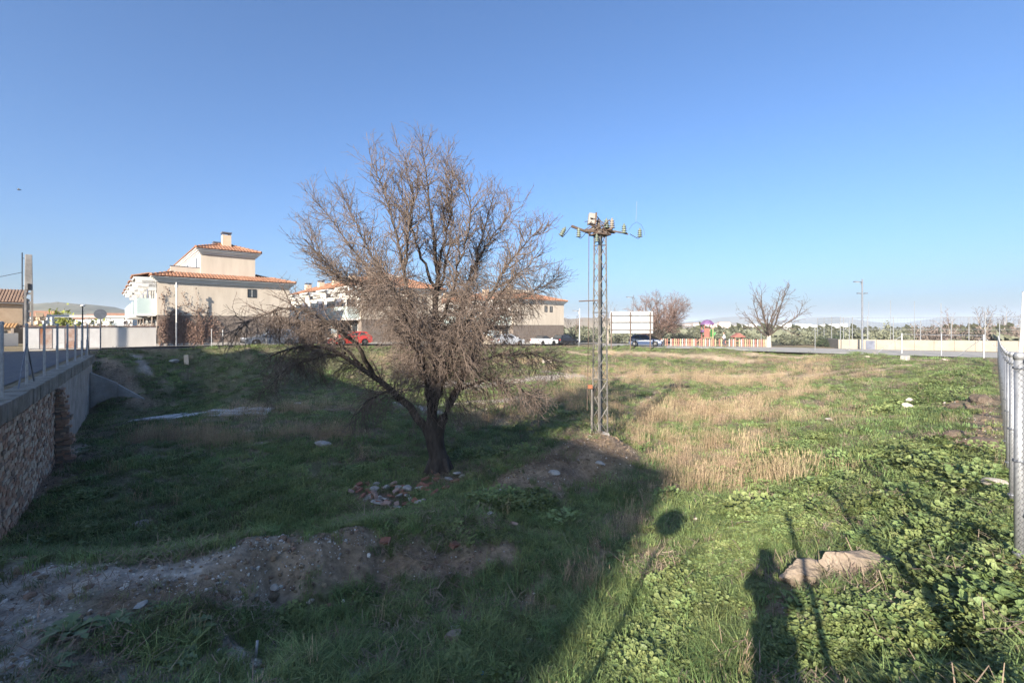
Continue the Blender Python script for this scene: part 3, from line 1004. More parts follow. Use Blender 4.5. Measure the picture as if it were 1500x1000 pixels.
# thin posts along the far bank
FW = thing('wire_fence', 'sparse thin grey posts with a wire standing along the top of the far bank', 'fence', at(310, 510, 36.5))
last = None
for px, d, h in ((310, 37.6, 1.45), (390, 38.2, 1.7), (464, 42.6, 1.4), (618, 50, 1.5), (700, 54, 1.5), (848, 60, 1.6)):
    x = (px - CX) / F * d; p = Vector((x, d, h1(x, d)))
    b = MB(); post(b, p, h, .03, 6); rel(b.build('post', M_GALV), FW)
    if last is not None:
        b = MB(); b.tube([last, p + Vector((0, 0, h - .1))], .005, 4); rel(b.build('wire', M_WIRE), FW)
    last = p + Vector((0, 0, h - .1))
for px, y0, y1, lab in ((1115, 483, 509, 'thin white post beside the pale trunk of the open bare tree'), (1194, 482, 514, 'thin white post standing alone beside the road before the olive scrub'),
                        (1244, 470, 514, 'slim grey post just left of the tall lamp before the court wall')):
    p = Vector(un(px, y1, -1.1)); g = h1(p.x, p.y); p.z = g
    t = thing('metal_post', lab, 'post', p)
    b = MB(); b.tube([(0, 0, -.1), (0, 0, (y1 - y0) / F * p.y)], .035, 6); b.build('pole', M_GALV, t)
    b = MB(); b.box((0, 0, .02), (.16, .16, .05)); b.build('base_plate', M_CONC, t)

# ------------------------------------------------------------------ houses
M_CREAM = mat('cream_render', (.50, .425, .34), (.61, .53, .43), scale=1.3, rough=.9, bump=.15, bscale=40, stretch=(1, 1, .22), detail=9)
M_WHITE = mat('white_render', (.62, .60, .56), (.70, .68, .64), scale=1.2, rough=.9, bump=.1)
M_BROWNBRICK = mat('brown_block', (.155, .125, .105), (.215, .175, .145), scale=2.5, rough=.9, bump=.3, bscale=25)
M_TILE = mat('clay_tile', (.26, .125, .072), (.37, .195, .12), scale=1.6, rough=.8, bump=.3, c3=(.45, .29, .20), detail=10)
M_TILE_OLD = mat('old_clay_tile', (.20, .13, .09), (.30, .20, .14), scale=2.2, rough=.9, bump=.4, c3=(.36, .28, .21))
M_GLASS = mat('window_glass', (.03, .035, .04), (.05, .055, .06), rough=.12, spec=.6)
M_BALC = mat('frosted_glass', (.46, .55, .52), (.52, .60, .57), scale=.6, rough=.25, spec=.5)
M_SLATE = mat('slate_panel', (.10, .11, .145), (.15, .16, .20), scale=2, rough=.6)
M_GREYGLASS = mat('grey_glass', (.28, .33, .36), (.38, .43, .45), scale=1, rough=.3)
M_DARK = mat('dark_metal', (.025, .025, .028), (.05, .05, .052), rough=.6, metal=.3)
M_CHIM = mat('chimney_render', (.56, .42, .29), (.62, .48, .35), scale=2, rough=.9)

def tile_slope(mb, a, b, up, lfun, w=.24, course=.42):
    """barrel tiles on one roof slope: eave a->b, up = unit vector up the slope, lfun(t) = length of the column at t metres along the eave"""
    a, b, up = Vector(a), Vector(b), Vector(up).normalized()
    d = b - a; L = d.length; d.normalize()
    nrm = d.cross(up).normalized()
    if nrm.z < 0: nrm = -nrm
    n = max(1, int(L / w))
    for i in range(n):
        t = (i + .5) * L / n
        ln = lfun(t)
        if ln < .1: continue
        k = max(1, int(ln / course))
        jz = random.uniform(-.008, .012)
        for c in range(k):
            s0, s1 = ln * c / k - (.03 if c else .06), ln * (c + 1) / k
            vs = []
            for s, lift in ((s0, .05 + jz), (s1, .02 + jz)):
                o = a + d * t + up * s
                for x, h in ((-.5, 0), (-.26, .075), (.26, .075), (.5, 0)):
                    vs.append(o + d * (x * w) + nrm * (h + lift))
            mb.add(vs, [(0, 1, 5, 4), (1, 2, 6, 5), (2, 3, 7, 6), (0, 3, 2, 1)], mi=0)
        if i % 1 == 0:                                   # channel under the covers
            o = a + d * t
            mb.add([o - d * w * .55, o + d * w * .55, o + d * w * .55 + up * ln, o - d * w * .55 + up * ln], [(0, 1, 2, 3)])

def hip_roof(root, f, u0, u1, v0, v1, z, rise, over=.45, m=M_TILE, hip_back=True, name='roof', tiles=True):
    """hipped tiled roof over a rectangle of frame f; ridge runs along v"""
    U0, U1, V0, V1 = u0 - over, u1 + over, v0 - over, v1 + over
    half = (U1 - U0) / 2
    sl = math.hypot(half, rise)
    zt = z + rise
    mb = MB()
    upL = (f(1, 0, 0) - f(0, 0, 0)) * half + Vector((0, 0, rise))
    upR = (f(-1, 0, 0) - f(0, 0, 0)) * half + Vector((0, 0, rise))
    upF = (f(0, 1, 0) - f(0, 0, 0)) * half + Vector((0, 0, rise))
    Lv = V1 - V0
    k = sl / half
    tile_slope(mb, f(U0, V0, z), f(U0, V1, z), upL, lambda t: min(t, half, (Lv - t) if hip_back else half) * k)
    tile_slope(mb, f(U1, V0, z), f(U1, V1, z), upR, lambda t: min(t, half, (Lv - t) if hip_back else half) * k)
    tile_slope(mb, f(U0, V0, z), f(U1, V0, z), upF, lambda t: min(t, 2 * half - t) * k)
    for p, q in ((f(U0, V0, z), f(U0 + half, V0 + half, zt)), (f(U1, V0, z), f(U0 + half, V0 + half, zt)), (f(U0 + half, V0 + half, zt), f(U0 + half, V1 - (half if hip_back else 0), zt))):
        L = (q - p).length; n_ = max(2, int(L / .4))
        for i in range(n_):
            a_, b_ = p.lerp(q, i / n_) + Vector((0, 0, .10)), p.lerp(q, (i + 1) / n_) + Vector((0, 0, .07))
            mb.tube([a_, b_], [.13, .11], 6)
    o = mb.build(name, m, root); o['kind'] = 'stuff'
    # soffit board closing the eaves from below
    mb = MB(); mb.prism([f(U0, V0, z - .07), f(U1, V0, z - .07), f(U1, V1, z - .07), f(U0, V1, z - .07)], (0, 0, 0), (0, 0, .06))
    mb.build('soffit', M_WHITE, root)
    return o

def fbox(mb, f, u0, u1, v0, v1, z0, z1, mi=0):
    mb.prism([f(u0, v0, z0), f(u1, v0, z0), f(u1, v1, z0), f(u0, v1, z0)], (0, 0, z0), (0, 0, z1), mi)

def part_box(root, name, m, f, *a, bevel=0):
    b = MB(); fbox(b, f, *a)
    return b.build(name, m, root, bevel=bevel)

def cornice(root, f, u0, u1, v0, v1, z):
    b = MB()
    for i, (o_, h0, h1_) in enumerate(((.10, .42, .30), (.20, .30, .18), (.32, .18, .07))):
        fbox(b, f, u0 - o_, u1 + o_, v0 - o_, v1, z - h0, z - h1_ - .002)
    b.build('cornice', M_WHITE, root)

def window(root, f, u, z, w, h, v=0.0, m=M_GLASS):
    """window set in the wall face v (seen from -v)"""
    b = MB()
    for (a0, a1, c0, c1) in ((u - w / 2 - .05, u + w / 2 + .05, z - .05, z), (u - w / 2 - .05, u + w / 2 + .05, z + h, z + h + .05), (u - w / 2 - .05, u - w / 2, z, z + h), (u + w / 2, u + w / 2 + .05, z, z + h)):
        fbox(b, f, a0, a1, v - .03, v + .05, c0, c1)
    o = b.build('window', M_DARK if m is M_GLASS else M_WHITE, root)
    b = MB(); fbox(b, f, u - w / 2, u + w / 2, v - .012, v + .03, z, z + h)
    b.build('pane', m, o)
    b = MB(); fbox(b, f, u - .015, u + .015, v - .025, v - .013, z, z + h); b.build('mullion', M_WHITE, o)

def swindow(root, f, v, z, w, h, u=0.0, m=M_GLASS):
    """window or glazed door on the side face u (seen from -u)"""
    b = MB()
    for (a0, a1, c0, c1) in ((v - w / 2 - .06, v + w / 2 + .06, z - .06, z), (v - w / 2 - .06, v + w / 2 + .06, z + h, z + h + .06), (v - w / 2 - .06, v - w / 2, z, z + h), (v + w / 2, v + w / 2 + .06, z, z + h)):
        fbox(b, f, u - .04, u + .05, a0, a1, c0, c1)
    o = b.build('window', M_WHITE, root)
    b = MB(); fbox(b, f, u - .012, u + .03, v - w / 2, v + w / 2, z, z + h); b.build('pane', m, o)

def chimney(root, f, u, v, z0, z1, w=.62):
    b = MB(); fbox(b, f, u - w / 2, u + w / 2, v - w / 2, v + w / 2, z0, z1 - .28)
    o = b.build('chimney', M_CHIM, root)
    b = MB()
    for a_ in (-1, 1):
        for c_ in (-1, 1):
            fbox(b, f, u + a_ * w * .38 - .07, u + a_ * w * .38 + .07, v + c_ * w * .38 - .07, v + c_ * w * .38 + .07, z1 - .28, z1 - .1)
    fbox(b, f, u - w * .58, u + w * .58, v - w * .58, v + w * .58, z1 - .1, z1)
    b.build('cap', M_SLATE, o)

def terrace(org, gz, label, U=9.9, V=30, eave=6.05, lower=2.75, attic=False, rise=1.6, wins=((6.7, 4.45, .62, .66),), roof_m=M_TILE):
    t = thing('terrace_house', label, 'house', (org[0], org[1], gz), math.atan2(E1.y, E1.x))
    f = lambda u, v, z: Vector((u, v, z))
    part_box(t, 'lower_wall', M_BROWNBRICK, f, 0, U, .02, V, -.4, lower)
    part_box(t, 'upper_wall', M_CREAM, f, -.03, U + .03, 0, V, lower, eave - .06)
    part_box(t, 'side_facade', M_WHITE, f, -.055, -.032, .25, V, lower + .01, eave - .5)
    part_box(t, 'plinth', M_KERB, f, -.06, U + .06, -.05, .01, -.4, .32)
    cornice(t, f, 0, U, 0, V, eave)
    for (u, z, w, h) in wins:
        window(t, f, u, z, w, h)
    if attic:
        # low tiled skirt round a set-back attic storey
        mb = MB()
        sl = .30
        kk = math.hypot(1, sl)
        tile_slope(mb, f(-.45, -.45, eave), f(U + .45, -.45, eave), (0, 1, sl), lambda q: min(1.75, q, U + .9 - q) * kk)
        tile_slope(mb, f(U + .45, -.45, eave), f(U + .45, V, eave), (-1, 0, sl), lambda q: min(3.3, q) * kk)
        tile_slope(mb, f(-.45, -.45, eave), f(-.45, V, eave), (1, 0, sl), lambda q: min(1.5, q) * kk)
        for p, q in (((-.45, -.45), (1.1, 1.1)), ((U + .45, -.45), (U - 1.3, 1.3))):
            for i in range(5):
                a_ = Vector((p[0] + (q[0] - p[0]) * i / 5, p[1] + (q[1] - p[1]) * i / 5, eave + .10 + sl * 1.55 * i / 5))
                b_ = Vector((p[0] + (q[0] - p[0]) * (i + 1) / 5, p[1] + (q[1] - p[1]) * (i + 1) / 5, eave + .07 + sl * 1.55 * (i + 1) / 5))
                mb.tube([a_, b_], [.13, .11], 6)
        o = mb.build('lower_roof', roof_m, t); o['kind'] = 'stuff'
        part_box(t, 'soffit', M_WHITE, f, -.45, U + .45, -.45, V, eave - .07, eave - .012)
        part_box(t, 'roof_deck', M_CREAM, f, 1.0, U - .2, 1.25, V, eave - .01, eave + .38)
        part_box(t, 'parapet', M_CREAM, f, .95, 3.0, 1.2, 1.4, eave + .2, eave + 1.05)
        part_box(t, 'parapet_cap', M_SLATE, f, .9, 3.02, 1.17, 1.43, eave + 1.05, eave + 1.10)
        part_box(t, 'attic_wall', M_CREAM, f, 3.05, 7.25, 1.1, V, eave, eave + 2.62)
        part_box(t, 'attic_side', M_WHITE, f, 3.02, 3.047, 1.15, V, eave + .4, eave + 2.3)
        cornice(t, f, 3.05, 7.25, 1.1, V, eave + 2.68)
        hip_roof(t, f, 3.05, 7.25, 1.1, V, eave + 2.70, .85, .42, roof_m, True, 'attic_roof')
        for k in range(5):
            swindow(t, f, 3.0 + 6 * k, eave + 1.0, 1.1, 1.1, 3.02)
        chimney(t, f, 5.2, 2.6, eave + 3.0, eave + 4.62, .68)
        for k in range(1, 5):
            chimney(t, f, 5.4, 2.6 + 6 * k, eave + 3.0, eave + 4.6, .62)
    else:
        hip_roof(t, f, 0, U, 0, V, eave, rise, .45, roof_m)
        for k in range(5):
            chimney(t, f, 3.2, 4.5 + 5.6 * k, eave + .7, eave + 2.35, .75)
        part_box(t, 'roof_parapet', M_CREAM, f, 3.7, 6.6, 3.4, 5.2, eave + .9, eave + 1.75)
    # street side: balconies, party walls, brackets, garden walls and doors
    nu = int(V / 6)
    for k in range(nu):
        v0 = 6 * k
        b = MB()
        for i in range(3):
            fbox(b, f, -1.35 + .4 * i, -.06, v0 + .02 + .0 * i, v0 + .32, eave - .32 - .28 * (i + 1), eave - .09 - .28 * i - .002)
        b.build('bracket', M_WHITE, t)
        o = part_box(t, 'eave', M_WHITE, f, -1.45, -.06, v0 + .33, v0 + 3.6, eave - .24, eave - .085)
        b = MB(); tile_slope(b, f(-1.5, v0 + .3, eave - .06), f(-1.5, v0 + 3.7, eave - .06), (1, 0, .28), lambda q: 1.1)
        x = b.build('eave_tiles', roof_m, o)
        part_box(t, 'balcony_slab', M_WHITE, f, -1.3, -.06, v0 + .5, v0 + 4.6, lower - .08, lower + .1)
        o = part_box(t, 'balcony_glass', M_BALC if k % 3 != 1 else M_GREYGLASS, f, -1.28, -1.24, v0 + .55, v0 + 4.55, lower + .13, lower + 1.35)
        part_box(t, 'balcony_glass', M_BALC, f, -1.23, -.07, v0 + .52, v0 + .56, lower + .13, lower + 1.35)
        swindow(t, f, v0 + 2.5, lower + .15, 2.6, 2.1, -.06)
        part_box(t, 'shade_panel', M_SLATE, f, -.35, -.30, v0 + 4.7, v0 + 5.9, lower + .3, lower + 2.4)
        swindow(t, f, v0 + 1.7, .9, 1.5, 1.3, -.0)
        b = MB(); fbox(b, f, -2.6, -2.4, v0 + .1, v0 + 3.4, -.3, 1.25); b.build('garden_wall', M_CREAM, t)
        b = MB(); fbox(b, f, -2.54, -2.46, v0 + 3.5, v0 + 5.9, -.1, 1.9); o = b.build('garage_gate', M_DARK, t)
        b = MB(); fbox(b, f, -2.53, -2.47, v0 + .1, v0 + 3.4, 1.27, 2.0); b.build('fence_glass', M_GREYGLASS, t)
    return t

HOUSE1 = terrace(hu(0, 0), 0.0, 'cream end house with set-back attic storey and chimney, dry creeper on its wall', eave=5.72, lower=2.62, attic=True, wins=((6.75, 4.35, .62, .66),))
p = hu(17.0, 0)
terrace(p, -.3, 'second row of white and cream houses half hidden behind the big bare tree', eave=6.3, rise=2.0, wins=((6.4, 4.6, .55, .8), (7.5, 4.6, .55, .8)))
p = hu(38.5, 0)
terrace(p, -.85, 'farthest cream house block with orange hipped roof and two small windows', U=10.3, eave=6.3, rise=1.6, wins=((6.4, 4.7, .5, .8), (7.5, 4.7, .5, .8)))
# two-storey recess at the near corner of the farthest block is a darker doorway
# tall white pole before the first house
p = Vector((*hu(1.15, -.9), 0.0)); p.z = h1(p.x, p.y)
t = thing('street_pole', 'tall thin white pole standing before the creeper on the end house', 'pole', p)
b = MB(); b.tube([(0, 0, -.1), (0, 0, 2.0)], .06, 8); b.build('lower_pole', M_GALV_DARK, t)
b = MB(); b.tube([(0, 0, 2.0), (0, 0, 5.25)], .045, 8); b.build('upper_pole', M_WHITE, t)
b = MB(); b.box((0, 0, 4.95), (.16, .12, .2)); b.build('junction_box', M_WHITE, t)
p = Vector((*hu(4.3, -1.2), 0.0)); p.z = h1(p.x, p.y)
t = thing('bollard', 'short dark post with pale top on the pavement by the end house', 'post', p)
b = MB(); b.tube([(0, 0, -.1), (0, 0, .9)], .05, 8); b.build('shaft', M_DARK, t)
b = MB(); b.tube([(0, 0, .9), (0, 0, 1.45)], .045, 8); b.build('top', M_GALV, t)

# dry creeper on the end wall
M_VINE = mat('dry_creeper', (.16, .10, .075), (.26, .17, .13), scale=4, rough=.9)
mb = MB()
random.seed(21)
def creep(u, z, a, L, r, dep=0):
    pts = [(u, z)]
    n = max(3, int(L / .18))
    for i in range(n):
        a += random.gauss(0, .28)
        if z > 3.6: a -= .25 * math.copysign(1, math.cos(a)) * -1
        u += math.cos(a) * L / n; z += math.sin(a) * L / n
        if u < .03 or u > 4.6 or z < .05: break
        pts.append((u, z))
        if dep < 3 and random.random() < (.42 if dep < 2 else .3):
            creep(u, z, a + random.choice((-1, 1)) * random.uniform(.3, 1.1), L * random.uniform(.35, .65), r * .65, dep + 1)
    if len(pts) > 1:
        P = [Vector((*hu(q[0], -.02 - random.uniform(.02, .10)), q[1])) for q in pts]
        mb.tube(P, [r * (1 - .6 * i / len(P)) for i in range(len(P))], 3, cap=False)
        if dep >= 1:
            for q in P[1:]:
                if random.random() < .75:
                    s = random.uniform(.05, .12); th = random.uniform(0, 6.28)
                    e = E1 * math.cos(th) * s + Vector((0, 0, math.sin(th) * s)); g = E1 * -math.sin(th) * s * .5 + Vector((0, 0, math.cos(th) * s * .5)) - E2 * random.uniform(.0, .05)
                    mb.add([q, q + e * .5 + g, q + e, q + e * .5 - g], [(0, 1, 2, 3)])
for u in (.2, .5, .9, 1.3, 1.8, 2.3, 2.8, 3.2):
    for k in range(3):
        creep(u + random.uniform(-.2, .2), .05, math.pi / 2 + random.gauss(.0, .25), (3.4 if u < 1.2 else 2.5) * random.uniform(.7, 1.15), .022)
o = mb.build('climbing_vine', M_VINE); tag(o, 'leafless brown creeper spreading up the brick base of the end house', 'vine')

# white garden wall left of the first house
M_RUST = mat('rusty_sheet', (.30, .12, .05), (.55, .50, .46), scale=1.1, rough=.8, c3=(.62, .58, .54))
M_COPING = mat('brown_coping', (.16, .10, .08), (.22, .15, .12), scale=3, rough=.9)
GW = thing('garden_wall', 'white rendered garden wall with brown coping left of the end house', 'wall', (*hu(-2, 0), 0), math.atan2(E1.y, E1.x))
f = lambda u, v, z: Vector((u + 2, v, z))
M_GWALL = mat('aged_white_render', (.46, .43, .39), (.55, .52, .48), scale=1.4, rough=.9, c3=(.38, .34, .3), stretch=(1, 1, .3))
part_box(GW, 'wall_panel', M_GWALL, f, -3.35, -.08, .0, .2, -.3, 1.66)
part_box(GW, 'wall_panel', M_GWALL, f, -7.4, -3.36, .06, .26, -.3, 1.66)
part_box(GW, 'coping', M_COPING, f, -7.4, -.07, -.05, .3, 1.665, 1.75)
for k in range(6):
    b = MB(); fbox(b, f, -7.2 + k * .64, -6.62 + k * .64, .02, .058, .12, 1.55)
    b.build('metal_sheet', M_RUST if k in (1, 3) else mat('painted_sheet_%d' % k, (.55, .53, .5), (.66, .63, .6), scale=2, rough=.7, c3=(.4, .25, .17)), GW)
# pergola frame above it
t = thing('pergola', 'white pergola frame standing on the terrace behind the garden wall', 'pergola', (*hu(-4, 2.2), 0), math.atan2(E1.y, E1.x))
f = lambda u, v, z: Vector((u + 4, v, z))
part_box(t, 'beam', M_WHITE, f, -6.4, -.5, 0, .12, 2.42, 2.58)
for u in (-6.35, -6.1, -.6):
    part_box(t, 'post', M_WHITE, f, u, u + .12, .0, .12, 1.2, 2.42)
part_box(t, 'rear_beam', M_WHITE, f, -6.4, -.5, 2.6, 2.72, 2.42, 2.56)

# ------------------------------------------------------------------ unseen buildings casting the big shadow, set back and heightened for more sky light
SH = thing('shadow_building', 'unseen white building known by its shadow on the left of the lot, set back and heightened for the light', 'building', fs_(-40, 3, 0))
def sbox(root, name, m, n0, n1, s0, s1, z0, z1):
    b = MB(); b.prism([fs_(n0, s0, z0), fs_(n1, s0, z0), fs_(n1, s1, z0), fs_(n0, s1, z0)], (0, 0, z0), (0, 0, z1))
    return rel(b.build(name, m), root)
sbox(SH, 'wall', M_WHITE, -54, -40, -15.4, 20.86, -.3, 21.1)
sbox(SH, 'roof', M_TILE_OLD, -54.2, -39.95, -15.45, 20.9, 21.102, 21.4)
for s in np.arange(-13, 20, 3.4):
    for z in (.9, 4.2, 7.4, 10.6, 13.8, 17.0):
        sbox(SH, 'window_frame', M_WHITE, -39.998, -39.96, s - .6, s + .6, z, z + 1.5)
        sbox(SH, 'pane', M_GLASS, -39.958, -39.945, s - .5, s + .5, z + .1, z + 1.4)
SH2 = thing('shadow_building', 'slightly lower unseen white building with one chimney, also set back and heightened for the light', 'building', fs_(-40, 24, 0))
sbox(SH2, 'wall', M_WHITE, -52, -40, 21.0, 26.56, -.3, 19.5)
sbox(SH2, 'roof', M_TILE_OLD, -52.2, -39.95, 21.0, 26.6, 19.502, 19.8)
sbox(SH2, 'chimney', M_CHIM, -42, -41.2, 23.1, 23.8, 19.6, 20.6)
for s_, w, zt, lab in ((40.7, .5, 8.9, 'stout unseen mast added to cast the upright shadow on the end house wall'), (42.1, .22, 6.6, 'shorter unseen mast added to cast the upright shadow on the garden wall')):
    t = thing('shadow_mast', lab, 'mast', fs_(-11, s_, 0))  # out of view, added only to throw an upright shadow on the walls
    b = MB(); b.tube([(0, 0, -.2), (0, 0, zt)], [w / 2 * 1.08, w / 2], 14); b.build('shaft', M_CONC, t, smooth=True)
    b = MB(); b.lathe([(w * .6, 0), (w * .6, .08), (w * .3, .14)], (0, 0, zt), 14); b.build('cap', M_CONC, t)

# ------------------------------------------------------------------ bare trees
def grow(p, d, L, n, wander, bias, rs):
    pts = [p]
    st = L / n
    for i in range(n):
        d = d + rs.normal(0, wander, 3) + bias
        d = d / np.linalg.norm(d)
        p = p + d * st
        pts.append(p)
    return np.array(pts)

def batch_tubes(P, R, n=3):
    """P (N,k,3) polylines, R (N,k) radii -> vertices, quads"""
    N_, k = P.shape[:2]
    D = np.empty_like(P)
    D[:, 1:-1] = P[:, 2:] - P[:, :-2]; D[:, 0] = P[:, 1] - P[:, 0]; D[:, -1] = P[:, -1] - P[:, -2]
    D /= np.linalg.norm(D, axis=-1, keepdims=True) + 1e-9
    up = np.where(np.abs(D[..., 2:3]) > .9, np.array([1., 0, 0]), np.array([0, 0, 1.]))
    A = np.cross(D, up); A /= np.linalg.norm(A, axis=-1, keepdims=True) + 1e-9
    B = np.cross(D, A)
    th = np.arange(n) * 2 * np.pi / n
    V = P[:, :, None] + (A[:, :, None] * np.cos(th)[:, None] + B[:, :, None] * np.sin(th)[:, None]) * R[:, :, None, None]
    idx = np.arange(N_ * k * n).reshape(N_, k, n)
    q = np.stack([idx[:, :-1], np.roll(idx, -1, 2)[:, :-1], np.roll(idx, -1, 2)[:, 1:], idx[:, 1:]], -1).reshape(-1, 4)
    return V.reshape(-1, 3), q

def np_mesh(name, chunks, smooth=True):
    vs, qs, k = [], [], 0
    for V, q in chunks:
        vs.append(V); qs.append(q + k); k += len(V)
    V = np.concatenate(vs); q = np.concatenate(qs)
    me = bpy.data.meshes.new(name)
    me.vertices.add(len(V)); me.vertices.foreach_set('co', V.astype(np.float32).ravel())
    me.loops.add(q.size); me.loops.foreach_set('vertex_index', q.ravel().astype(np.int32))
    me.polygons.add(len(q)); me.polygons.foreach_set('loop_start', (np.arange(len(q)) * q.shape[1]).astype(np.int32)); me.polygons.foreach_set('loop_total', np.full(len(q), q.shape[1], np.int32))
    if smooth: me.polygons.foreach_set('use_smooth', np.ones(len(q), bool))
    me.update(calc_edges=True)
    return me

def resample(pts, n):
    pts = np.asarray(pts, float)
    # smooth catmull-like resample
    d = np.concatenate([[0], np.cumsum(np.linalg.norm(np.diff(pts, axis=0), axis=1))])
    t = np.linspace(0, d[-1], n)
    out = np.stack([np.interp(t, d, pts[:, i]) for i in range(3)], -1)
    for _ in range(2):
        out[1:-1] = .25 * out[:-2] + .5 * out[1:-1] + .25 * out[2:]
    return out, d[-1]

def side_dir(d, ang, rs):
    v = rs.normal(0, 1, 3); v -= d * v.dot(d); v /= np.linalg.norm(v)
    return d * math.cos(ang) + v * math.sin(ang)

def spawn(lines, spacing, lo, lens, ang, n, wander, bias_fn, rs, rad):
    """side shoots along polylines; returns list of (pts, radii)"""
    out = []
    for pts, rr in lines:
        L = np.linalg.norm(np.diff(pts, axis=0), axis=1).sum()
        cnt = max(1, int(L / spacing * rs.uniform(.75, 1.25)))
        for i in range(cnt):
            u = lo + (1 - lo) * (i + rs.random()) / cnt
            x = u * (len(pts) - 1); j = min(int(x), len(pts) - 2); fr = x - j
            p = pts[j] * (1 - fr) + pts[j + 1] * fr
            d = pts[j + 1] - pts[j]; d = d / (np.linalg.norm(d) + 1e-9)
            dd = side_dir(d, rs.uniform(*ang), rs)
            ln_ = rs.uniform(*lens) * (1.15 - .55 * u)
            q = grow(p, dd, ln_, n, wander, bias_fn(p, dd, rs), rs)
            r0 = min(rad[0] * rs.uniform(.7, 1.2), (rr[j]) * .75)
            out.append((q, np.linspace(r0, rad[1], n + 1)))
    return out

M_BARK = mat('dark_bark', (.038, .029, .024), (.085, .068, .055), scale=9, rough=.95, bump=1.0, bscale=26, stretch=(1, 1, .3))
M_TWIG = mat('grey_twig', (.115, .086, .068), (.20, .152, .124), scale=2.5, rough=.9)
M_TWIG_RED = mat('reddish_twig', (.17, .11, .09), (.26, .18, .15), scale=1.5, rough=.9)
M_BARK_PALE = mat('pale_bark', (.35, .29, .24), (.48, .42, .35), scale=6, rough=.95, bump=.4)

D0 = hit(643, 692).y
TB = hit(643, 692)
def tp(px, py, dd=0.0):
    return np.array(at(px, py, D0 + dd))
MAIN = thing('bare_tree', 'large leafless tree with dense drooping grey twigs in the middle of the lot', 'tree', TB)
limbs = [
    ([(632, 645, 0), (612, 608, .1), (585, 580, .2), (548, 552, .3), (505, 517, .3), (465, 502, .2), (425, 508, 0), (395, 522, -.2)], .17, .022),
    ([(588, 583, .2), (566, 572, -.2), (540, 585, -.6), (515, 612, -.8)], .055, .012),
    ([(548, 552, .3), (520, 500, -.6), (470, 462, -1), (420, 448, -1.2), (372, 462, -1.4), (345, 490, -1.5)], .085, .012),
    ([(505, 517, .3), (470, 520, 1), (420, 540, 1.6), (385, 575, 1.8)], .05, .010),
    ([(530, 535, .3), (480, 485, 1.1), (430, 472, 1.7), (385, 478, 2.1)], .05, .010),
    ([(632, 628, 0), (632, 585, 0), (636, 520, .2), (640, 460, .3), (641, 400, .3), (634, 330, .4), (624, 270, .4), (618, 216, .4)], .20, .012),
    ([(633, 605, 0), (622, 540, -.5), (606, 470, -.8), (592, 400, -1), (578, 330, -1), (562, 275, -1), (545, 240, -.9)], .12, .010),
    ([(630, 570, .2), (600, 480, 1), (560, 420, 1.6), (520, 372, 2), (488, 325, 2.2), (462, 295, 2.2)], .11, .010),
    ([(603, 488, 1), (545, 440, .4), (490, 402, .2), (446, 350, 0)], .065, .010),
    ([(560, 422, 1.5), (505, 408, 1), (455, 382, .8)], .05, .010),
    ([(640, 632, 0), (655, 602, 0), (672, 570, .1), (690, 530, .2), (700, 480, 0), (717, 430, -.3), (745, 380, -.5), (772, 348, -.6), (800, 340, -.6)], .17, .012),
    ([(692, 525, .2), (725, 470, .8), (755, 440, 1.2), (790, 424, 1.6), (818, 405, 1.8)], .065, .010),
    ([(672, 570, .1), (715, 555, -.8), (755, 562, -1.2), (785, 585, -1.3)], .05, .010),
    ([(690, 530, .2), (735, 520, .9), (780, 515, 1.2), (820, 540, 1.3)], .05, .010),
    ([(640, 575, .2), (664, 485, .8), (690, 400, 1.2), (712, 332, 1.4), (724, 285, 1.4)], .10, .010),
    ([(640, 490, .2), (664, 420, -.6), (682, 350, -.9), (692, 300, -1), (668, 258, -1)], .075, .010),
    ([(655, 602, 0), (682, 540, -1), (704, 470, -1.8), (736, 420, -2.4), (772, 392, -2.8)], .09, .010),
    ([(632, 610, 0), (620, 540, -1.4), (600, 480, -2.4), (582, 430, -3), (560, 392, -3.3)], .09, .010),
    ([(636, 605, 0), (660, 530, -1.6), (688, 470, -2.8), (700, 415, -3.4)], .09, .010),
    ([(638, 590, .3), (662, 500, 2.4), (684, 440, 3.2), (704, 375, 3.7)], .09, .010),
    ([(630, 590, .3), (612, 520, 1.9), (590, 455, 3), (556, 395, 3.8)], .09, .010),
    ([(637, 420, .3), (610, 360, 0), (592, 300, -.2), (588, 252, -.3)], .06, .008),
    ([(640, 440, .3), (656, 380, .8), (664, 320, 1), (650, 262, 1.1)], .06, .008),
    ([(606, 470, -.8), (562, 400, -.4), (525, 335, -.2), (502, 285, 0)], .06, .008),
    ([(690, 400, 1.2), (722, 345, .8), (752, 308, .6)], .05, .008),
    ([(640, 400, .3), (655, 330, -.5), (662, 275, -.6), (645, 235, -.6)], .055, .008),
    ([(592, 400, -1), (600, 330, -1.5), (606, 270, -1.6), (590, 235, -1.6)], .055, .008),
    ([(717, 430, -.3), (758, 402, .4), (792, 372, .5)], .05, .008),
    ([(575, 440, 1.4), (530, 420, 2.2), (478, 385, 2.6), (455, 330, 2.6)], .055, .008),
]
rs = np.random.default_rng(11)
trunk_pts = [TB + Vector((0, 0, -.3)), TB + Vector((0, 0, .1)), *[Vector(tp(*q)) for q in ((642, 668, 0), (636, 645, 0), (633, 628, 0), (633, 606, 0))]]
tb = MB(); tb.tube(trunk_pts, [.42, .345, .285, .27, .25, .15], 14)
tb.tube([Vector(tp(*q)) for q in ((645, 672, 0), (641, 645, -.05), (643, 628, 0), (650, 610, 0))], [.20, .20, .19, .165], 10)
for a_ in range(6):
    th = a_ * 1.05 + .4
    tb.tube([TB + Vector((math.cos(th) * .2, math.sin(th) * .2, .45)), TB + Vector((math.cos(th) * .42, math.sin(th) * .42, -.02)), TB + Vector((math.cos(th) * .6, math.sin(th) * .6, -.2))], [.12, .10, .04], 6)
o = tb.build('trunk', M_BARK, smooth=True); rel(o, MAIN)
L0 = []
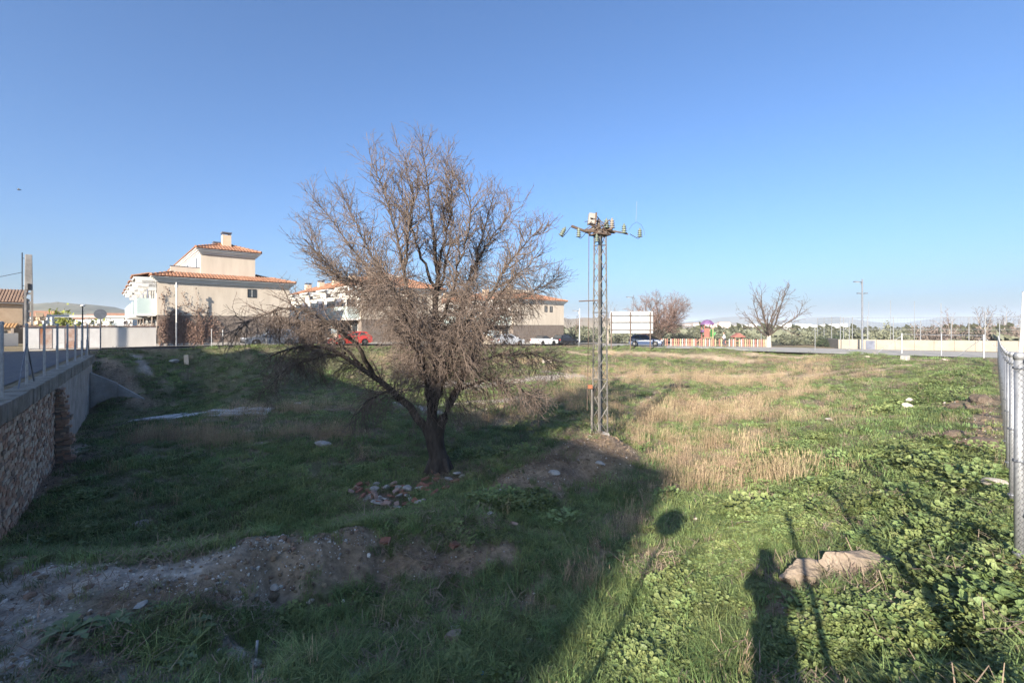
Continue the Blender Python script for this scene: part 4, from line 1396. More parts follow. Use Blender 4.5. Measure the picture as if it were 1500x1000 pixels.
for pl, r0, r1 in limbs:
    pts, L = resample([tp(*q) for q in pl], 16)
    pts[1:-1] += rs.normal(0, .035, (14, 3))
    rr = .80 * r0 * (1 - np.linspace(0, 1, 16)) ** 1.25 + r1
    L0.append((pts, rr))
    V, q = batch_tubes(pts[None], rr[None], 8)
    o = link('limb', np_mesh('limb', [(V, q)]), M_BARK); rel(o, MAIN)
CEN = tp(635, 480, 0)
def bias_main(p, d, r):
    """high shoots reach up and out, low and outer ones hang"""
    h = p[2] - 2.2
    if h > 0.6: return np.array([0, 0, .09]) + .03 * (p - CEN) / 4
    return np.array([0, 0, -.10 if r.random() < .75 else .10])
def bias_twig(p, d, r):
    h = p[2] - 2.2
    if h > 0.8: return np.array([0, 0, .10])
    return np.array([0, 0, -.22 if r.random() < .8 else .12])
B1 = spawn(L0, .105, .22, (.42, 1.5), (.5, 1.1), 7, .16, bias_main, rs, (.019, .0065))
BD = spawn(L0[5:], .098, .12, (.5, 1.45), (.5, 1.4), 7, .12, lambda p, d, r: np.array([0, 0, -.20]) + .05 * (p - CEN) * np.array([1, 1, 0]) / 3, rs, (.0095, .0055))
BD += spawn(L0[:5], .2, .3, (.5, 1.3), (.5, 1.4), 7, .14, lambda p, d, r: np.array([0, 0, -.20]), rs, (.008, .004))
BD = [q for q in BD if -.9 < q[0][0][2] < 3.2]
B1 = B1 + BD
B2 = spawn(B1, .155, .12, (.25, .85), (.5, 1.1), 4, .17, bias_twig, rs, (.0095, .005))
B3 = spawn(B2, .165, .15, (.12, .40), (.5, 1.0), 2, .15, bias_twig, rs, (.0065, .0042))
print('tree', len(B1), len(B2), len(B3))
ch = [batch_tubes(np.array([b[0] for b in B1]), np.array([b[1] for b in B1]), 4), batch_tubes(np.array([b[0] for b in B2]), np.array([b[1] for b in B2]), 3),
      batch_tubes(np.array([b[0] for b in B3]), np.array([b[1] for b in B3]), 3)]
o = link('twigs', np_mesh('twigs', ch), M_TWIG); o['kind'] = 'stuff'; rel(o, MAIN)

def bare_tree(name, label, base, hgt, spread, seed, n_limbs=7, trunk_r=.2, fork=.25, bark=M_BARK, twig=M_TWIG, up=.06, dens=1.0, trunk_mat=None, thick=1.0, group=None):
    rs = np.random.default_rng(seed)
    t = thing(name, label, 'tree', base, 0, group)
    zf = hgt * fork
    mb = MB(); mb.tube([(0, 0, -.3), (.02, 0, 0), (.05, .03, zf * .5), (.02, .0, zf)], [trunk_r * 1.3, trunk_r * 1.1, trunk_r * .9, trunk_r * .85], 10)
    mb.build('trunk', trunk_mat or bark, t, smooth=True)
    lines = []
    for i in range(n_limbs):
        a = 6.283 * i / n_limbs + rs.uniform(-.3, .3)
        el = rs.uniform(.45, 1.25) if i else 1.45
        d = np.array([math.cos(a) * math.cos(el), math.sin(a) * math.cos(el), math.sin(el)])
        L = (hgt - zf) / max(math.sin(el), .01) if el > 1.1 else spread / max(math.cos(el), .3)
        L = min(L, (hgt - zf) * 1.05)
        pts = grow(np.array([.02, 0, zf * rs.uniform(.85, 1)]), d, L, 9, .13, np.array([0, 0, up]), rs)
        rr = np.linspace(trunk_r * .42, trunk_r * .05, 10)
        lines.append((pts, rr))
        o = link('limb', np_mesh('limb', [batch_tubes(pts[None], rr[None], 6)]), bark, t)
    bf = lambda p, d, r: np.array([0, 0, up])
    b1 = spawn(lines, .42 / dens, .2, (hgt * .12, hgt * .32), (.4, 1.0), 5, .16, bf, rs, (.03 * thick, .012 * thick))
    b2 = spawn(b1, .30 / dens, .1, (hgt * .05, hgt * .15), (.4, 1.0), 3, .16, bf, rs, (.014 * thick, .008 * thick))
    b3 = spawn(b2, .32 / dens, .1, (hgt * .02, hgt * .07), (.4, .9), 2, .15, bf, rs, (.010 * thick, .007 * thick))
    ch = [batch_tubes(np.array([b[0] for b in B]), np.array([b[1] for b in B]), 3) for B in (b1, b2, b3)]
    o = link('twigs', np_mesh('twigs', ch), twig, t); o['kind'] = 'stuff'
    return t

def gp(px, d, dz=0.0):
    x = (px - CX) / F * d
    return Vector((x, d, h1(x, d) + dz))

bare_tree('bare_tree', 'open leafless tree with short pale trunk beside the coloured playground fence', gp(1126, 60), 8.0, 4.2, 31, 9, .30, .20, M_BARK, M_TWIG, .05, .75, M_BARK_PALE, 1.5)
bare_tree('bushy_tree', 'dense round leafless tree with reddish twigs right behind the billboard', gp(966, 70), 7.4, 5.2, 32, 20, .20, .12, M_BARK, M_TWIG_RED, .03, 1.5, None, 1.4)
bare_tree('bare_tree', 'slim leafless tree with leaning pale trunk just left of the billboard', gp(890, 68), 6.0, 2.0, 33, 6, .13, .35, M_BARK_PALE, M_TWIG, .12, .8, None, 1.1)
bare_tree('bare_tree', 'small sparse leafless tree just right of the farthest house', gp(840, 74), 4.4, 2.4, 34, 7, .09, .2, M_BARK, M_TWIG_RED, .08, .8, None, 1.1)
for i, (px, d, hh, lab) in enumerate(((1391, 75, 5.6, 'brownish narrow bare tree behind the middle of the court fence'), (1441, 80, 6.2, 'pale wide bare tree behind the right part of the court fence'),
                               (1473, 85, 6.6, 'tall pale poplar like bare tree near the right edge behind the court'), (1491, 88, 5.2, 'faint bare tree at the far right edge behind the white leaning pole'))):
    bare_tree('bare_tree', lab, gp(px, d), hh, 1.8, 40 + i, 6, .11, .25, M_BARK_PALE, M_TWIG_RED if i == 0 else M_TWIG, .14, .9, None, 1.6)

# ------------------------------------------------------------------ the old transformer pylon
M_STEEL = mat('old_galvanised_steel', (.13, .12, .11), (.26, .245, .225), scale=5, rough=.7, metal=.3, c3=(.26, .16, .10))
M_RUSTY = mat('rusty_steel', (.095, .068, .055), (.165, .12, .095), scale=6, rough=.85, metal=.2)
M_INS = mat('glass_insulator', (.11, .135, .10), (.19, .215, .165), scale=6, rough=.25, spec=.6)
M_PORC = mat('brown_porcelain', (.18, .15, .12), (.30, .27, .22), scale=6, rough=.4)
PB = hit(879, 634)
PY = thing('transformer_pylon', 'old lattice steel pylon with rusty cross arms and insulators on an earth mound', 'pylon', PB)
PD = PB.y
def pz(py): return EYE - (py - CY) / F * PD - PB.z          # local height of a photo row
def pxl(px): return (px - CX) / F * PD - PB.x
ztop = pz(340)
rot = Rz(math.radians(28))
def leg(i, z):
    k = .29 - .055 * z / ztop
    a = math.radians(45 + 90 * i)
    v = rot @ Vector((math.cos(a) * k, math.sin(a) * k, 0))
    return Vector((v.x, v.y, z))
for i in range(4):
    b = MB()
    q = rot @ Rz(math.radians(90 * i))
    p0, p1 = leg(i, -.3), leg(i, ztop)
    for dx, dy in ((.032, .004), (.004, .032)):
        sgn = Vector((-dx if dx > dy else 0, -dy if dy > dx else 0, 0))
        vs = []
        for p in (p0, p1):
            for cx_, cy_ in ((0, 0), (dx * 2, 0), (dx * 2, dy * 2), (0, dy * 2)):
                w_ = rot @ (Rz(math.radians(180 + 90 * i)) @ Vector((cx_, cy_, 0)))
                vs.append(p + w_)
        b.add(vs, [(3, 2, 1, 0), (4, 5, 6, 7), (0, 1, 5, 4), (1, 2, 6, 5), (2, 3, 7, 6), (3, 0, 4, 7)])
    b.build('leg', M_STEEL, PY)
nb_ = 15
for i in range(4):
    for k in range(nb_):
        z0, z1 = ztop * k / nb_, ztop * (k + 1) / nb_
        a, c = (i, (i + 1) % 4) if k % 2 else ((i + 1) % 4, i)
        b = MB(); b.tube([leg(a, z0), leg(c, z1)], .014, 4); b.build('brace', M_STEEL, PY)
b = MB()
for k in (4, 9, 14):
    z = ztop * k / nb_
    for i in range(4):
        b.tube([leg(i, z), leg((i + 1) % 4, z)], .014, 4)
o = b.build('ring_bars', M_STEEL, PY)
# central riser pipe and loose conductor rod
b = MB(); b.tube([(.02, -.04, 0), (.02, -.04, ztop + .1)], .05, 8); b.build('riser_pipe', M_STEEL, PY)
b = MB(); b.tube([(pxl(862), -.1, pz(336)), (pxl(861.5), -.1, pz(470)), (pxl(859.5), -.1, pz(600))], .012, 6); b.build('down_cable', M_RUSTY, PY)
b = MB(); b.tube([(pxl(847), -.15, pz(441.5)), (pxl(880), -.15, pz(440))], .022, 6); b.build('side_bar', M_RUSTY, PY)
# conduit with an orange box beside the legs
b = MB(); b.tube([(pxl(865), -.2, -.1), (pxl(865.5), -.2, pz(566))], .03, 8); b.build('conduit', M_STEEL, PY)
b = MB(); b.box((pxl(863), -.22, pz(565)), (.16, .12, .14)); b.build('orange_box', mat('orange_plastic', (.24, .09, .045), (.30, .13, .07)), PY, bevel=.01)
# head frame
b = MB()
b.box((0, 0, ztop + .03), (1.15, .10, .10), Rz(.25)); b.box((0, .1, ztop + .10), (.95, .08, .08), Rz(-.5)); b.box((0, 0, ztop - .10), (.62, .5, .05), Rz(.5))
b.build('head_frame', M_RUSTY, PY)
b = MB(); b.tube([(pxl(836), -.2, pz(333)), (pxl(864), -.05, pz(342))], .05, 6); b.build('left_arm', M_RUSTY, PY)
b = MB(); b.tube([(pxl(884), .0, pz(336)), (pxl(912), -.1, pz(342)), (pxl(919), -.12, pz(344))], .03, 6); b.build('right_arm', M_RUSTY, PY)
M_GALV_BOX = mat('pale_enamel', (.22, .215, .20), (.29, .28, .26), scale=8, rough=.6, c3=(.2, .13, .09))
def insul(p, s=1.0, tilt=(0, 0), m=M_INS, name='insulator'):
    b = MB()
    pr = []
    for k in range(4):
        z = k * .06
        pr += [(.035, z), (.085 - .006 * k, z + .012), (.085 - .006 * k, z + .028), (.04, z + .042)]
    pr += [(.03, .25), (.015, .29)]
    b.lathe([(r_ * s, z * s) for r_, z in pr], p, 10, 0, Rx(tilt[0]) @ Ry(tilt[1]))
    return b.build(name, m, PY, smooth=True)
for (px, py, arm, s) in ((820.5, 347, (835, 334), 1.25), (846.5, 349, (858, 341), 1.15), (935, 349, (921, 344), 1.15)):
    x0, z0 = pxl(px), pz(py)
    b = MB(); b.tube([(pxl(arm[0]), -.15, pz(arm[1])), ((pxl(arm[0]) + x0) / 2 + .02, -.18, (pz(arm[1]) + z0) / 2 - .06), (x0 + (.06 if px < 880 else -.06), -.2, z0 - .05), (x0, -.2, z0)], .012, 6)
    b.build('hook', M_DARK, PY)
    insul((x0, -.2, z0), s, (0, .5 if px < 830 else 0))
insul((pxl(913), -.12, pz(343)), 1.25); insul((pxl(871.5), -.35, pz(357)), 1.0)
insul((pxl(887.5), -.1, pz(335)), 1.25, m=M_INS); insul((pxl(896), -.05, pz(335)), 1.3, m=M_PORC, name='bushing')
insul((pxl(877), .1, pz(334)), 1.2, m=M_PORC, name='bushing'); insul((pxl(870), .1, pz(336)), 1.1, m=M_PORC, name='bushing')
b = MB(); b.box((pxl(866.5), 0, pz(321)), (.24, .22, .40), Ry(.12)); b.build('grey_box', M_GALV_BOX, PY, bevel=.012)
b = MB(); b.box((pxl(872), .02, pz(321)), (.06, .30, .42), Ry(.1)); b.build('box_door', M_RUSTY, PY)
b = MB(); rr_ = random.Random(5)
for k in range(34):
    p = Vector((pxl(rr_.uniform(862, 890)), rr_.uniform(-.2, .25), pz(rr_.uniform(319, 340))))
    d = Vector((rr_.uniform(-.2, .2), rr_.uniform(-.15, .15), rr_.uniform(-.12, .12)))
    b.tube([p - d, p + d], rr_.uniform(.01, .024), 4)
o = b.build('fuse_frames', M_RUSTY, PY)
b = MB(); b.tube([(pxl(920), -.12, pz(338)), (pxl(925), -.15, pz(330)), (pxl(931), -.18, pz(327)), (pxl(937), -.2, pz(331)), (pxl(941), -.2, pz(339)), (pxl(941.5), -.2, pz(346))], .006, 4); b.build('wire_loop', M_DARK, PY)
b = MB(); b.tube([(pxl(929.5), -.16, pz(327)), (pxl(930.5), -.16, pz(312)), (pxl(931), -.16, pz(297))], .006, 4); b.build('wire_end', M_WIRE, PY)
b = MB(); b.box((0, 0, -.16), (.55, .55, .4), Rz(.5), taper=.85, jit=.03); b.build('footing', M_CONC, PY, bevel=.03)

# ------------------------------------------------------------------ street furniture
UP = gp(42, 33)
t = thing('utility_pole', 'tall concrete utility pole with ladder like openings beside the left street', 'pole', UP, math.radians(46))
zt = EYE + 105 / F * 33 - UP.z; zm = EYE + 53 / F * 33 - UP.z
b = MB(); b.box((0, 0, (zt + zm) / 2), (.42, .34, zt - zm), taper=.85); b.build('upper_shaft', M_CONC, t, bevel=.02)
for sx in (-.17, .17):
    b = MB(); b.box((sx, 0, zm / 2 - .1), (.12, .36, zm + .2)); b.build('leg', M_CONC, t)
for k in range(7):
    b = MB(); b.box((0, 0, .25 + k * (zm - .3) / 6.3), (.22, .30, .14)); b.build('rung', M_CONC, t)
b = MB(); b.box((.02, -.19, zm + .25), (.14, .06, .42)); b.build('dark_slot', M_DARK, t)
b = MB(); b.tube([(-.32, -.1, zm - .1), (-.32, -.1, zt + .1)], .03, 6)
b.tube([(-.32, -.1, zt - .3), (-.2, -.1, zt - .3)], .02, 5); b.tube([(-.32, -.1, zm + .3), (-.2, -.1, zm + .3)], .02, 5); b.build('bracket', M_DARK, t)
b = MB(); b.tube([(-.3 - k * .9, -.1 + k * .02, (zt - 1.3) - k * .36 + .012 * k * k) for k in range(11)], .018, 5); b.build('overhead_wire', M_DARK, t)

def round_sign(loc, h, r, label, face=0.0, m=M_GALV_DARK):
    t = thing('round_sign', label, 'sign', loc, face)
    b = MB(); b.tube([(0, .05, -.15), (0, .05, h + r)], .035, 8); b.build('post', m, t)
    b = MB(); b.lathe([(r, -.012), (r, .012)], (0, 0, h), 28, 0, Rx(math.pi / 2)); b.build('disc', M_DARK, t)
    b = MB(); b.lathe([(r * 1.0, -.02), (r * 1.03, -.02), (r * 1.03, .02), (r * 1.0, .02)], (0, 0, h), 28, 0, Rx(math.pi / 2)); b.build('rim', M_GALV_DARK, t)
    return t
p = gp(147, 32.5)
round_sign(p, EYE + 18 / F * 32.5 - p.z, .34, 'back of a round dark traffic sign on a post before the white garden wall', math.radians(42))
# the sign beside the viewpoint, known by its lollipop shadow
g_ = hit(985, 765)
tt = 12.0
p = Vector((g_.x - .465 * tt, g_.y - .885 * tt, 0)); zz = g_.z + tt * math.tan(SUN_EL)
p.z = h1(p.x, p.y)
round_sign(p, zz - p.z, .29, 'round traffic sign beside the viewpoint whose lollipop shadow falls on the grass', math.radians(-28))
p = gp(121, 31)
t = thing('lamp_post', 'slim black lamp post with small white head left of the round sign', 'lamp', p)
zt = EYE + 29 / F * 31 - p.z
b = MB(); b.tube([(0, 0, -.1), (0, 0, zt)], [.05, .035], 8); b.build('pole', M_DARK, t)
b = MB(); b.lathe([(.05, 0), (.13, .03), (.13, .08), (.03, .14)], (0, 0, zt), 10); b.build('lamp_head', M_WHITE, t)

def street_lamp(px, d, ytop, label, m=M_GALV, arm=-1, extra=False, r=.06):
    p = gp(px, d); t = thing('street_lamp', label, 'street lamp', p)
    zt = EYE + (CY - ytop) / F * d - p.z
    b = MB(); b.tube([(0, 0, -.1), (0, 0, 1.2), (0, 0, zt)], [r * 1.4, r * 1.1, r * .75], 8); b.build('pole', m, t)
    b = MB(); b.tube([(0, 0, zt - .9), (arm * .12, 0, zt - .55), (arm * .1, 0, zt - .35)], .05, 6); b.build('arm', m, t)
    b = MB(); b.box((arm * .55, 0, zt - .30), (.95, .26, .09), Ry(-.06 * arm)); b.build('lamp_head', M_GALV_DARK, t, bevel=.02)
    b = MB(); b.box((arm * .6, 0, zt - .358), (.5, .2, .02)); b.build('diffuser', M_WHITE, t)
    if extra:
        for sx in (-1, 1):
            b = MB(); b.tube([(0, 0, zt - 1.75), (sx * .38, 0, zt - 1.68)], .03, 6); b.box((sx * .42, 0, zt - 1.66), (.34, .24, .1)); b.build('floodlight', M_GALV_DARK, t)
        b = MB(); b.box((.2, 0, 2.2), (.18, .14, .35)); b.build('control_box', M_DARK, t)
    return t
street_lamp(1263, 54, 409, 'tall grey street lamp with two small floodlights standing at the court wall', M_GALV_DARK, -1, True, .10)
street_lamp(928, 63, 432, 'grey street lamp rising above the white billboard', M_GALV_DARK, -1, False, .06)
street_lamp(849, 66, 452, 'white slim street lamp between the farthest house and the pylon', M_WHITE, -1, False, .06)
p = gp(1497, 30)
t = thing('white_pole', 'white metal pole leaning slightly behind the chain link fence at the right edge', 'pole', p)
b = MB(); b.tube([(-.22, 0, -.2), (.0, 0, 2.3), (.12, 0, EYE + 50 / F * 30 - p.z)], [.10, .085, .075], 10); b.build('shaft', M_WHITE, t)
b = MB(); b.lathe([(.08, 0), (.08, .03), (.03, .06)], (.12, 0, EYE + 50 / F * 30 - p.z), 10); b.build('cap', M_GALV, t)

# billboard seen from behind
M_SHEET = mat('white_corrugated_sheet', (.33, .35, .36), (.40, .42, .43), scale=1.4, rough=.6)
BD = 56.0
p = gp(925, BD)
t = thing('billboard', 'white corrugated billboard seen from behind on rusty posts', 'billboard', p, math.radians(-8))
zb, zt = EYE - 10 / F * BD - p.z, EYE + 22 / F * BD - p.z
b = MB(); n_ = 46
for k in range(n_):
    x0 = -2.55 + 5.1 * k / n_
    b.box((x0 + .055, -.06 + (.02 if k % 2 else 0), (zb + zt) / 2), (.112, .03, zt - zb))
o = b.build('sheet', M_SHEET, t); o['kind'] = 'stuff'
for x in (-2.45, -.15, 2.2):
    b = MB(); b.box((x, -.16, zt / 2 - .2), (.12, .12, zt - .05 + .3)); b.build('post', M_RUSTY, t)
for z in (zb + .42, (zb + zt) / 2 + .02, zt - .48):
    b = MB(); b.box((0, -.24, z), (5.1, .05, .06)); b.build('rail', M_RUSTY, t)

# ------------------------------------------------------------------ cars
M_TYRE = mat('tyre', (.015, .015, .016), (.03, .03, .03), scale=20, rough=.9)
M_RIM = mat('rim', (.35, .35, .36), (.45, .45, .46), rough=.35, metal=.7)
M_LAMPW = mat('headlight', (.55, .56, .58), (.65, .66, .68), rough=.2)
M_LAMPR = mat('tail_light', (.30, .02, .02), (.4, .03, .03), rough=.25)
def car(px, d, head, paint, label, L=4.2, Hh=1.48, soft=False, dz=0.0):
    p = gp(px, d); p.z = max(p.z, float(plateau(np.array([p.x]), np.array([p.y]))[0])) + .03 + dz
    t = thing('parked_car', label, 'car', p, head)
    W_ = .87
    hl = L / 2
    wz, wr = .31, .31
    wx = (-hl + .78, hl - .82)
    low = [(-hl, .42), (-hl + .04, .3)]
    for x in wx:
        low += [(x - .38, .22)] + [(x - .38 * math.cos(a), .30 + .38 * math.sin(a)) for a in np.linspace(.25, math.pi - .25, 7)] + [(x + .38, .22)]
    low += [(hl - .05, .28), (hl, .45)]
    top = [(hl - .03, .66), (hl - .45, .80), (hl - 1.2, .93), (-hl + .35, .97), (-hl + .03, .92)]
    poly = low + top
    b = MB()
    n = len(poly)
    vs = []
    for y, k in ((-W_, 1), (-W_ * .93, 1), (W_ * .93, 1), (W_, 1)):
        for x, z in poly:
            s = .985 if abs(y) == W_ else 1.0
            vs.append((x * s, y - (0 if z < .75 else math.copysign(.05, y)), .3 + (z - .3) * (s if z > .3 else 1)))
    fs = [tuple(range(n))[::-1], tuple(range(3 * n, 4 * n))]
    for r_ in range(3):
        fs += [(r_ * n + i, r_ * n + (i + 1) % n, (r_ + 1) * n + (i + 1) % n, (r_ + 1) * n + i) for i in range(n)]
    b.add(vs, fs)
    b.build('body', paint, t)
    # cabin
    cb = [(-hl + .12, .95), (-hl + .55, Hh - .05), (-hl + 1.1, Hh), (hl - 2.0, Hh - .02), (hl - 1.15, .92)] if not soft else [(-hl + .7, .95), (-hl + 1.1, Hh - .2), (-hl + 1.5, Hh - .12), (hl - 2.0, Hh - .12), (hl - 1.35, .92)]
    b = MB(); vs = []
    for sy in (-1, 1):
        for x, z in cb:
            vs.append((x, sy * (W_ - .06 - .17 * (z - .93) / (Hh - .93)), z))
    n = len(cb)
    b.add(vs, [tuple(range(n))[::-1], tuple(range(n, 2 * n))] + [(i, (i + 1) % n, n + (i + 1) % n, n + i) for i in range(n)])
    b.build('roof', M_DARK if soft else paint, t)
    def yw(z, o): return W_ - .06 - .17 * (z - .93) / (Hh - .93) + o
    for sy in (-1, 1):
        for (xa, xb) in ((.16, .47), (.51, .86)):
            x0, x1 = cb[0][0], cb[-1][0]
            def top_x(u): return cb[1][0] + (cb[3][0] - cb[1][0]) * u
            z0, z1 = .99, Hh - .13
            b = MB()
            q = [(x0 + (x1 - x0) * xa + .12, sy * yw(z0, .006), z0), (x0 + (x1 - x0) * xb - .05, sy * yw(z0, .006), z0), (top_x(xb), sy * yw(z1, .006), z1), (top_x(xa), sy * yw(z1, .006), z1)]
            b.add(q, [(0, 1, 2, 3)]); b.build('side_window', M_GLASS, t)
        b = MB(); b.box((hl - 1.25, sy * (W_ + .06), 1.0), (.14, .16, .11)); b.build('mirror', paint, t, bevel=.02)
    for (a, c, nm) in ((cb[4], cb[3], 'windscreen'), (cb[0], cb[1], 'rear_window')):
        b = MB(); q = []
        for u, sgn in ((.12, -1), (.12, 1), (.88, 1), (.88, -1)):
            x = a[0] + (c[0] - a[0]) * u; z = a[1] + (c[1] - a[1]) * u
            q.append((x + (.012 if nm == 'windscreen' else -.012), sgn * yw(z, -.09), z + .008))
        b.add(q, [(0, 1, 2, 3)]); b.build(nm, M_GLASS, t)
    for x in wx:
        for sy in (-1, 1):
            b = MB(); b.lathe([(wr * .62, -.1), (wr * .95, -.1), (wr, -.06), (wr, .06), (wr * .95, .1), (wr * .62, .1)], (x, sy * (W_ - .11), wz), 18, 0, Rx(math.pi / 2))
            o = b.build('wheel', M_TYRE, t, smooth=False)
            b = MB(); b.lathe([(wr * .62, -.095), (wr * .62, .095)], (x, sy * (W_ - .105), wz), 14, 0, Rx(math.pi / 2)); b.build('rim', M_RIM, o)
    for sy in (-1, 1):
        b = MB(); b.box((hl - .12, sy * .62, .70), (.22, .34, .13)); b.build('headlight', M_LAMPW, t, bevel=.02)
        b = MB(); b.box((-hl + .04, sy * .68, .78), (.12, .26, .16)); b.build('tail_light', M_LAMPR, t, bevel=.02)
    b = MB(); b.box((hl - .02, 0, .42), (.06, 1.5, .16)); b.build('bumper', M_DARK, t)
    b = MB(); b.box((-hl + .0, 0, .62), (.02, .5, .11)); b.build('number_plate', M_WHITE, t)
    return t
def paint(name, c, rough=.3):
    m = mat(name, c, tuple(x * .9 for x in c), scale=1, rough=rough, spec=.5)
    m.node_tree.nodes['Principled BSDF'].inputs['Coat Weight'].default_value = .5
    return m
HE = math.atan2(E1.y, E1.x)
P_GREY = paint('dark_grey_paint', (.11, .12, .14)); P_RED = paint('red_paint', (.50, .05, .035)); P_SILVER = paint('silver_paint', (.45, .46, .48)); P_WHITE = paint('white_paint', (.74, .74, .73))
P_BLACK = paint('black_paint', (.02, .02, .024)); P_BLUE = paint('blue_paint', (.02, .045, .11))
car(396, 39.3, HE + math.pi, P_GREY, 'dark grey car parked by the brown brick base of the end house', 4.2)
car(513, 45.2, HE + math.pi, P_RED, 'bright red car parked behind the bare tree', 3.9, 1.38)
car(744, 58.0, HE, P_SILVER, 'silver car parked before the farthest house at the edge of the tree', 4.3)
car(797, 61.0, HE, P_WHITE, 'white convertible with dark soft top parked by the farthest house', 3.7, 1.42, True)
car(828, 64.5, HE, P_BLACK, 'black hatchback parked at the end of the car row', 3.8)
car(946, 58.5, math.radians(-22), P_BLUE, 'blue car standing on the road beneath the billboard', 4.1)

# ------------------------------------------------------------------ people
M_SKIN = mat('skin', (.42, .27, .20), (.48, .31, .23), rough=.6)
M_SHIRT = mat('white_shirt', (.70, .70, .72), (.78, .78, .80), scale=6, rough=.9)
M_TROUS = mat('dark_trousers', (.05, .05, .065), (.08, .08, .095), scale=6, rough=.9)
M_JACKET = mat('dark_jacket', (.05, .055, .07), (.08, .085, .1), scale=6, rough=.9)
M_HAIR = mat('brown_hair', (.06, .04, .03), (.10, .07, .05), scale=20, rough=.8)
M_SHOE = mat('shoe', (.12, .06, .05), (.2, .1, .08), rough=.7)
def skinned(name, verts, edges, radii, m, parent, root=0, sub=2):
    me = bpy.data.meshes.new(name)
    me.from_pydata(verts, edges, [])
    o = link(name, me, m, parent)
    o.modifiers.new('skin', 'SKIN').use_smooth_shade = True
    for i, r_ in enumerate(radii):
        me.skin_vertices[0].data[i].radius = (r_, r_)
        me.skin_vertices[0].data[i].use_root = (i == root)
    s = o.modifiers.new('sub', 'SUBSURF'); s.levels = sub; s.render_levels = sub
    return o
def person(label, loc, rz, J, top_m, leg_m, shoe_m, hair_long=False):
    """J: joint positions by name for one figure facing +x"""
    t = thing('person', label, 'person', loc, rz)
    V = [J['pel'], J['spine'], J['chest'], J['neck'], J['head'], J['crown']]
    E = [(0, 1), (1, 2), (2, 3), (3, 4), (4, 5)]
    R = [.13, .125, .15, .055, .095, .08]
    for s in ('l', 'r'):
        k = len(V)
        V += [J['sh' + s], J['el' + s], J['wr' + s], J['ha' + s]]; R += [.06, .043, .03, .034]
        E += [(2, k), (k, k + 1), (k + 1, k + 2), (k + 2, k + 3)]
        wr, ha = Vector(J['wr' + s]), Vector(J['ha' + s])
        d = (ha - wr).normalized(); sd = d.cross(Vector((1, .2, .1))).normalized()
        for q in range(4):
            kk = len(V)
            b0 = ha + sd * (.024 * (q - 1.5))
            ln_ = (.060, .072, .068, .052)[q]
            V += [tuple(b0 + d * .02), tuple(b0 + d * (.02 + ln_ * .6)), tuple(b0 + d * (.015 + ln_) + Vector((.018, 0, -.008)))]; R += [.0095, .009, .008]
            E += [(k + 3, kk), (kk, kk + 1), (kk + 1, kk + 2)]
        kk = len(V)
        V += [tuple(wr + d * .04 + sd * .045), tuple(wr + d * .08 + sd * .062)]; R += [.011, .009]; E += [(k + 2, kk), (kk, kk + 1)]
        k = len(V)
        V += [J['hip' + s], J['kn' + s], J['an' + s], J['to' + s]]; R += [.085, .058, .04, .035]
        E += [(0, k), (k, k + 1), (k + 1, k + 2), (k + 2, k + 3)]
    body = skinned('body', V, E, R, M_SKIN, t)
    hd = Vector(J['head'])
    b = MB(); b.lathe([(.012, 0), (.018, .02), (.006, .05)], hd + Vector((.098, 0, -.03)), 6); b.build('nose', M_SKIN, t)
    for sy in (-1, 1):
        b = MB(); b.lathe([(.010, -.004), (.012, 0), (.004, .006)], hd + Vector((.085, sy * .034, .012)), 8, 0, Ry(math.pi / 2)); b.build('eye', M_DARK, t)
        b = MB(); b.lathe([(.006, -.012), (.028, -.008), (.03, .006), (.01, .012)], hd + Vector((-.005, sy * .094, -.005)), 8, 0, Rx(math.pi / 2)); b.build('ear', M_SKIN, t)
    b = MB(); b.box(hd + Vector((.088, 0, -.055)), (.014, .045, .010)); b.build('mouth', mat('lips', (.3, .14, .12), (.33, .16, .14)), t)
    skinned('shirt', [J['pel'], J['spine'], J['chest'], tuple(Vector(J['chest']).lerp(Vector(J['neck']), .55)), J['shl'], J['ell'], tuple(Vector(J['ell']).lerp(Vector(J['wrl']), .85)), J['shr'], J['elr'], tuple(Vector(J['elr']).lerp(Vector(J['wrr']), .85))],
            [(0, 1), (1, 2), (2, 3), (2, 4), (4, 5), (5, 6), (2, 7), (7, 8), (8, 9)], [.165, .155, .18, .08, .085, .062, .048, .085, .062, .048], top_m, t)
    skinned('trousers', [J['pel'], J['hipl'], J['knl'], J['anl'], J['hipr'], J['knr'], J['anr']], [(0, 1), (1, 2), (2, 3), (0, 4), (4, 5), (5, 6)], [.155, .105, .078, .062, .105, .078, .062], leg_m, t)
    skinned('hair', [tuple(hd + Vector((-.02, 0, .05))), tuple(hd + Vector((-.035, 0, .085))), tuple(hd + Vector((-.06, 0, .0)))], [(0, 1), (0, 2)], [.105, .07, .075], M_HAIR, t)
    for s in ('l', 'r'):
        a = Vector(J['an' + s]); b_ = Vector(J['to' + s])
        skinned('shoe', [tuple(a + Vector((-.04, 0, -.045))), tuple(a.lerp(b_, .5) + Vector((0, 0, -.02))), tuple(b_)], [(0, 1), (1, 2)], [.045, .043, .036], shoe_m, t)
    return t
WALK = dict(pel=(0, 0, .93), spine=(.01, 0, 1.1), chest=(.02, 0, 1.32), neck=(.03, 0, 1.47), head=(.06, 0, 1.6), crown=(.05, 0, 1.68),
            shl=(.02, .18, 1.38), ell=(-.08, .22, 1.12), wrl=(.08, .2, .95), hal=(.13, .19, .89), shr=(.02, -.18, 1.38), elr=(.08, -.21, 1.12), wrr=(.28, -.16, 1.1), har=(.35, -.14, 1.1),
            hipl=(0, .09, .88), knl=(.12, .1, .5), anl=(.02, .1, .09), tol=(.16, .1, .045), hipr=(0, -.09, .88), knr=(.04, -.1, .48), anr=(-.22, -.1, .11), tor=(-.08, -.1, .05))
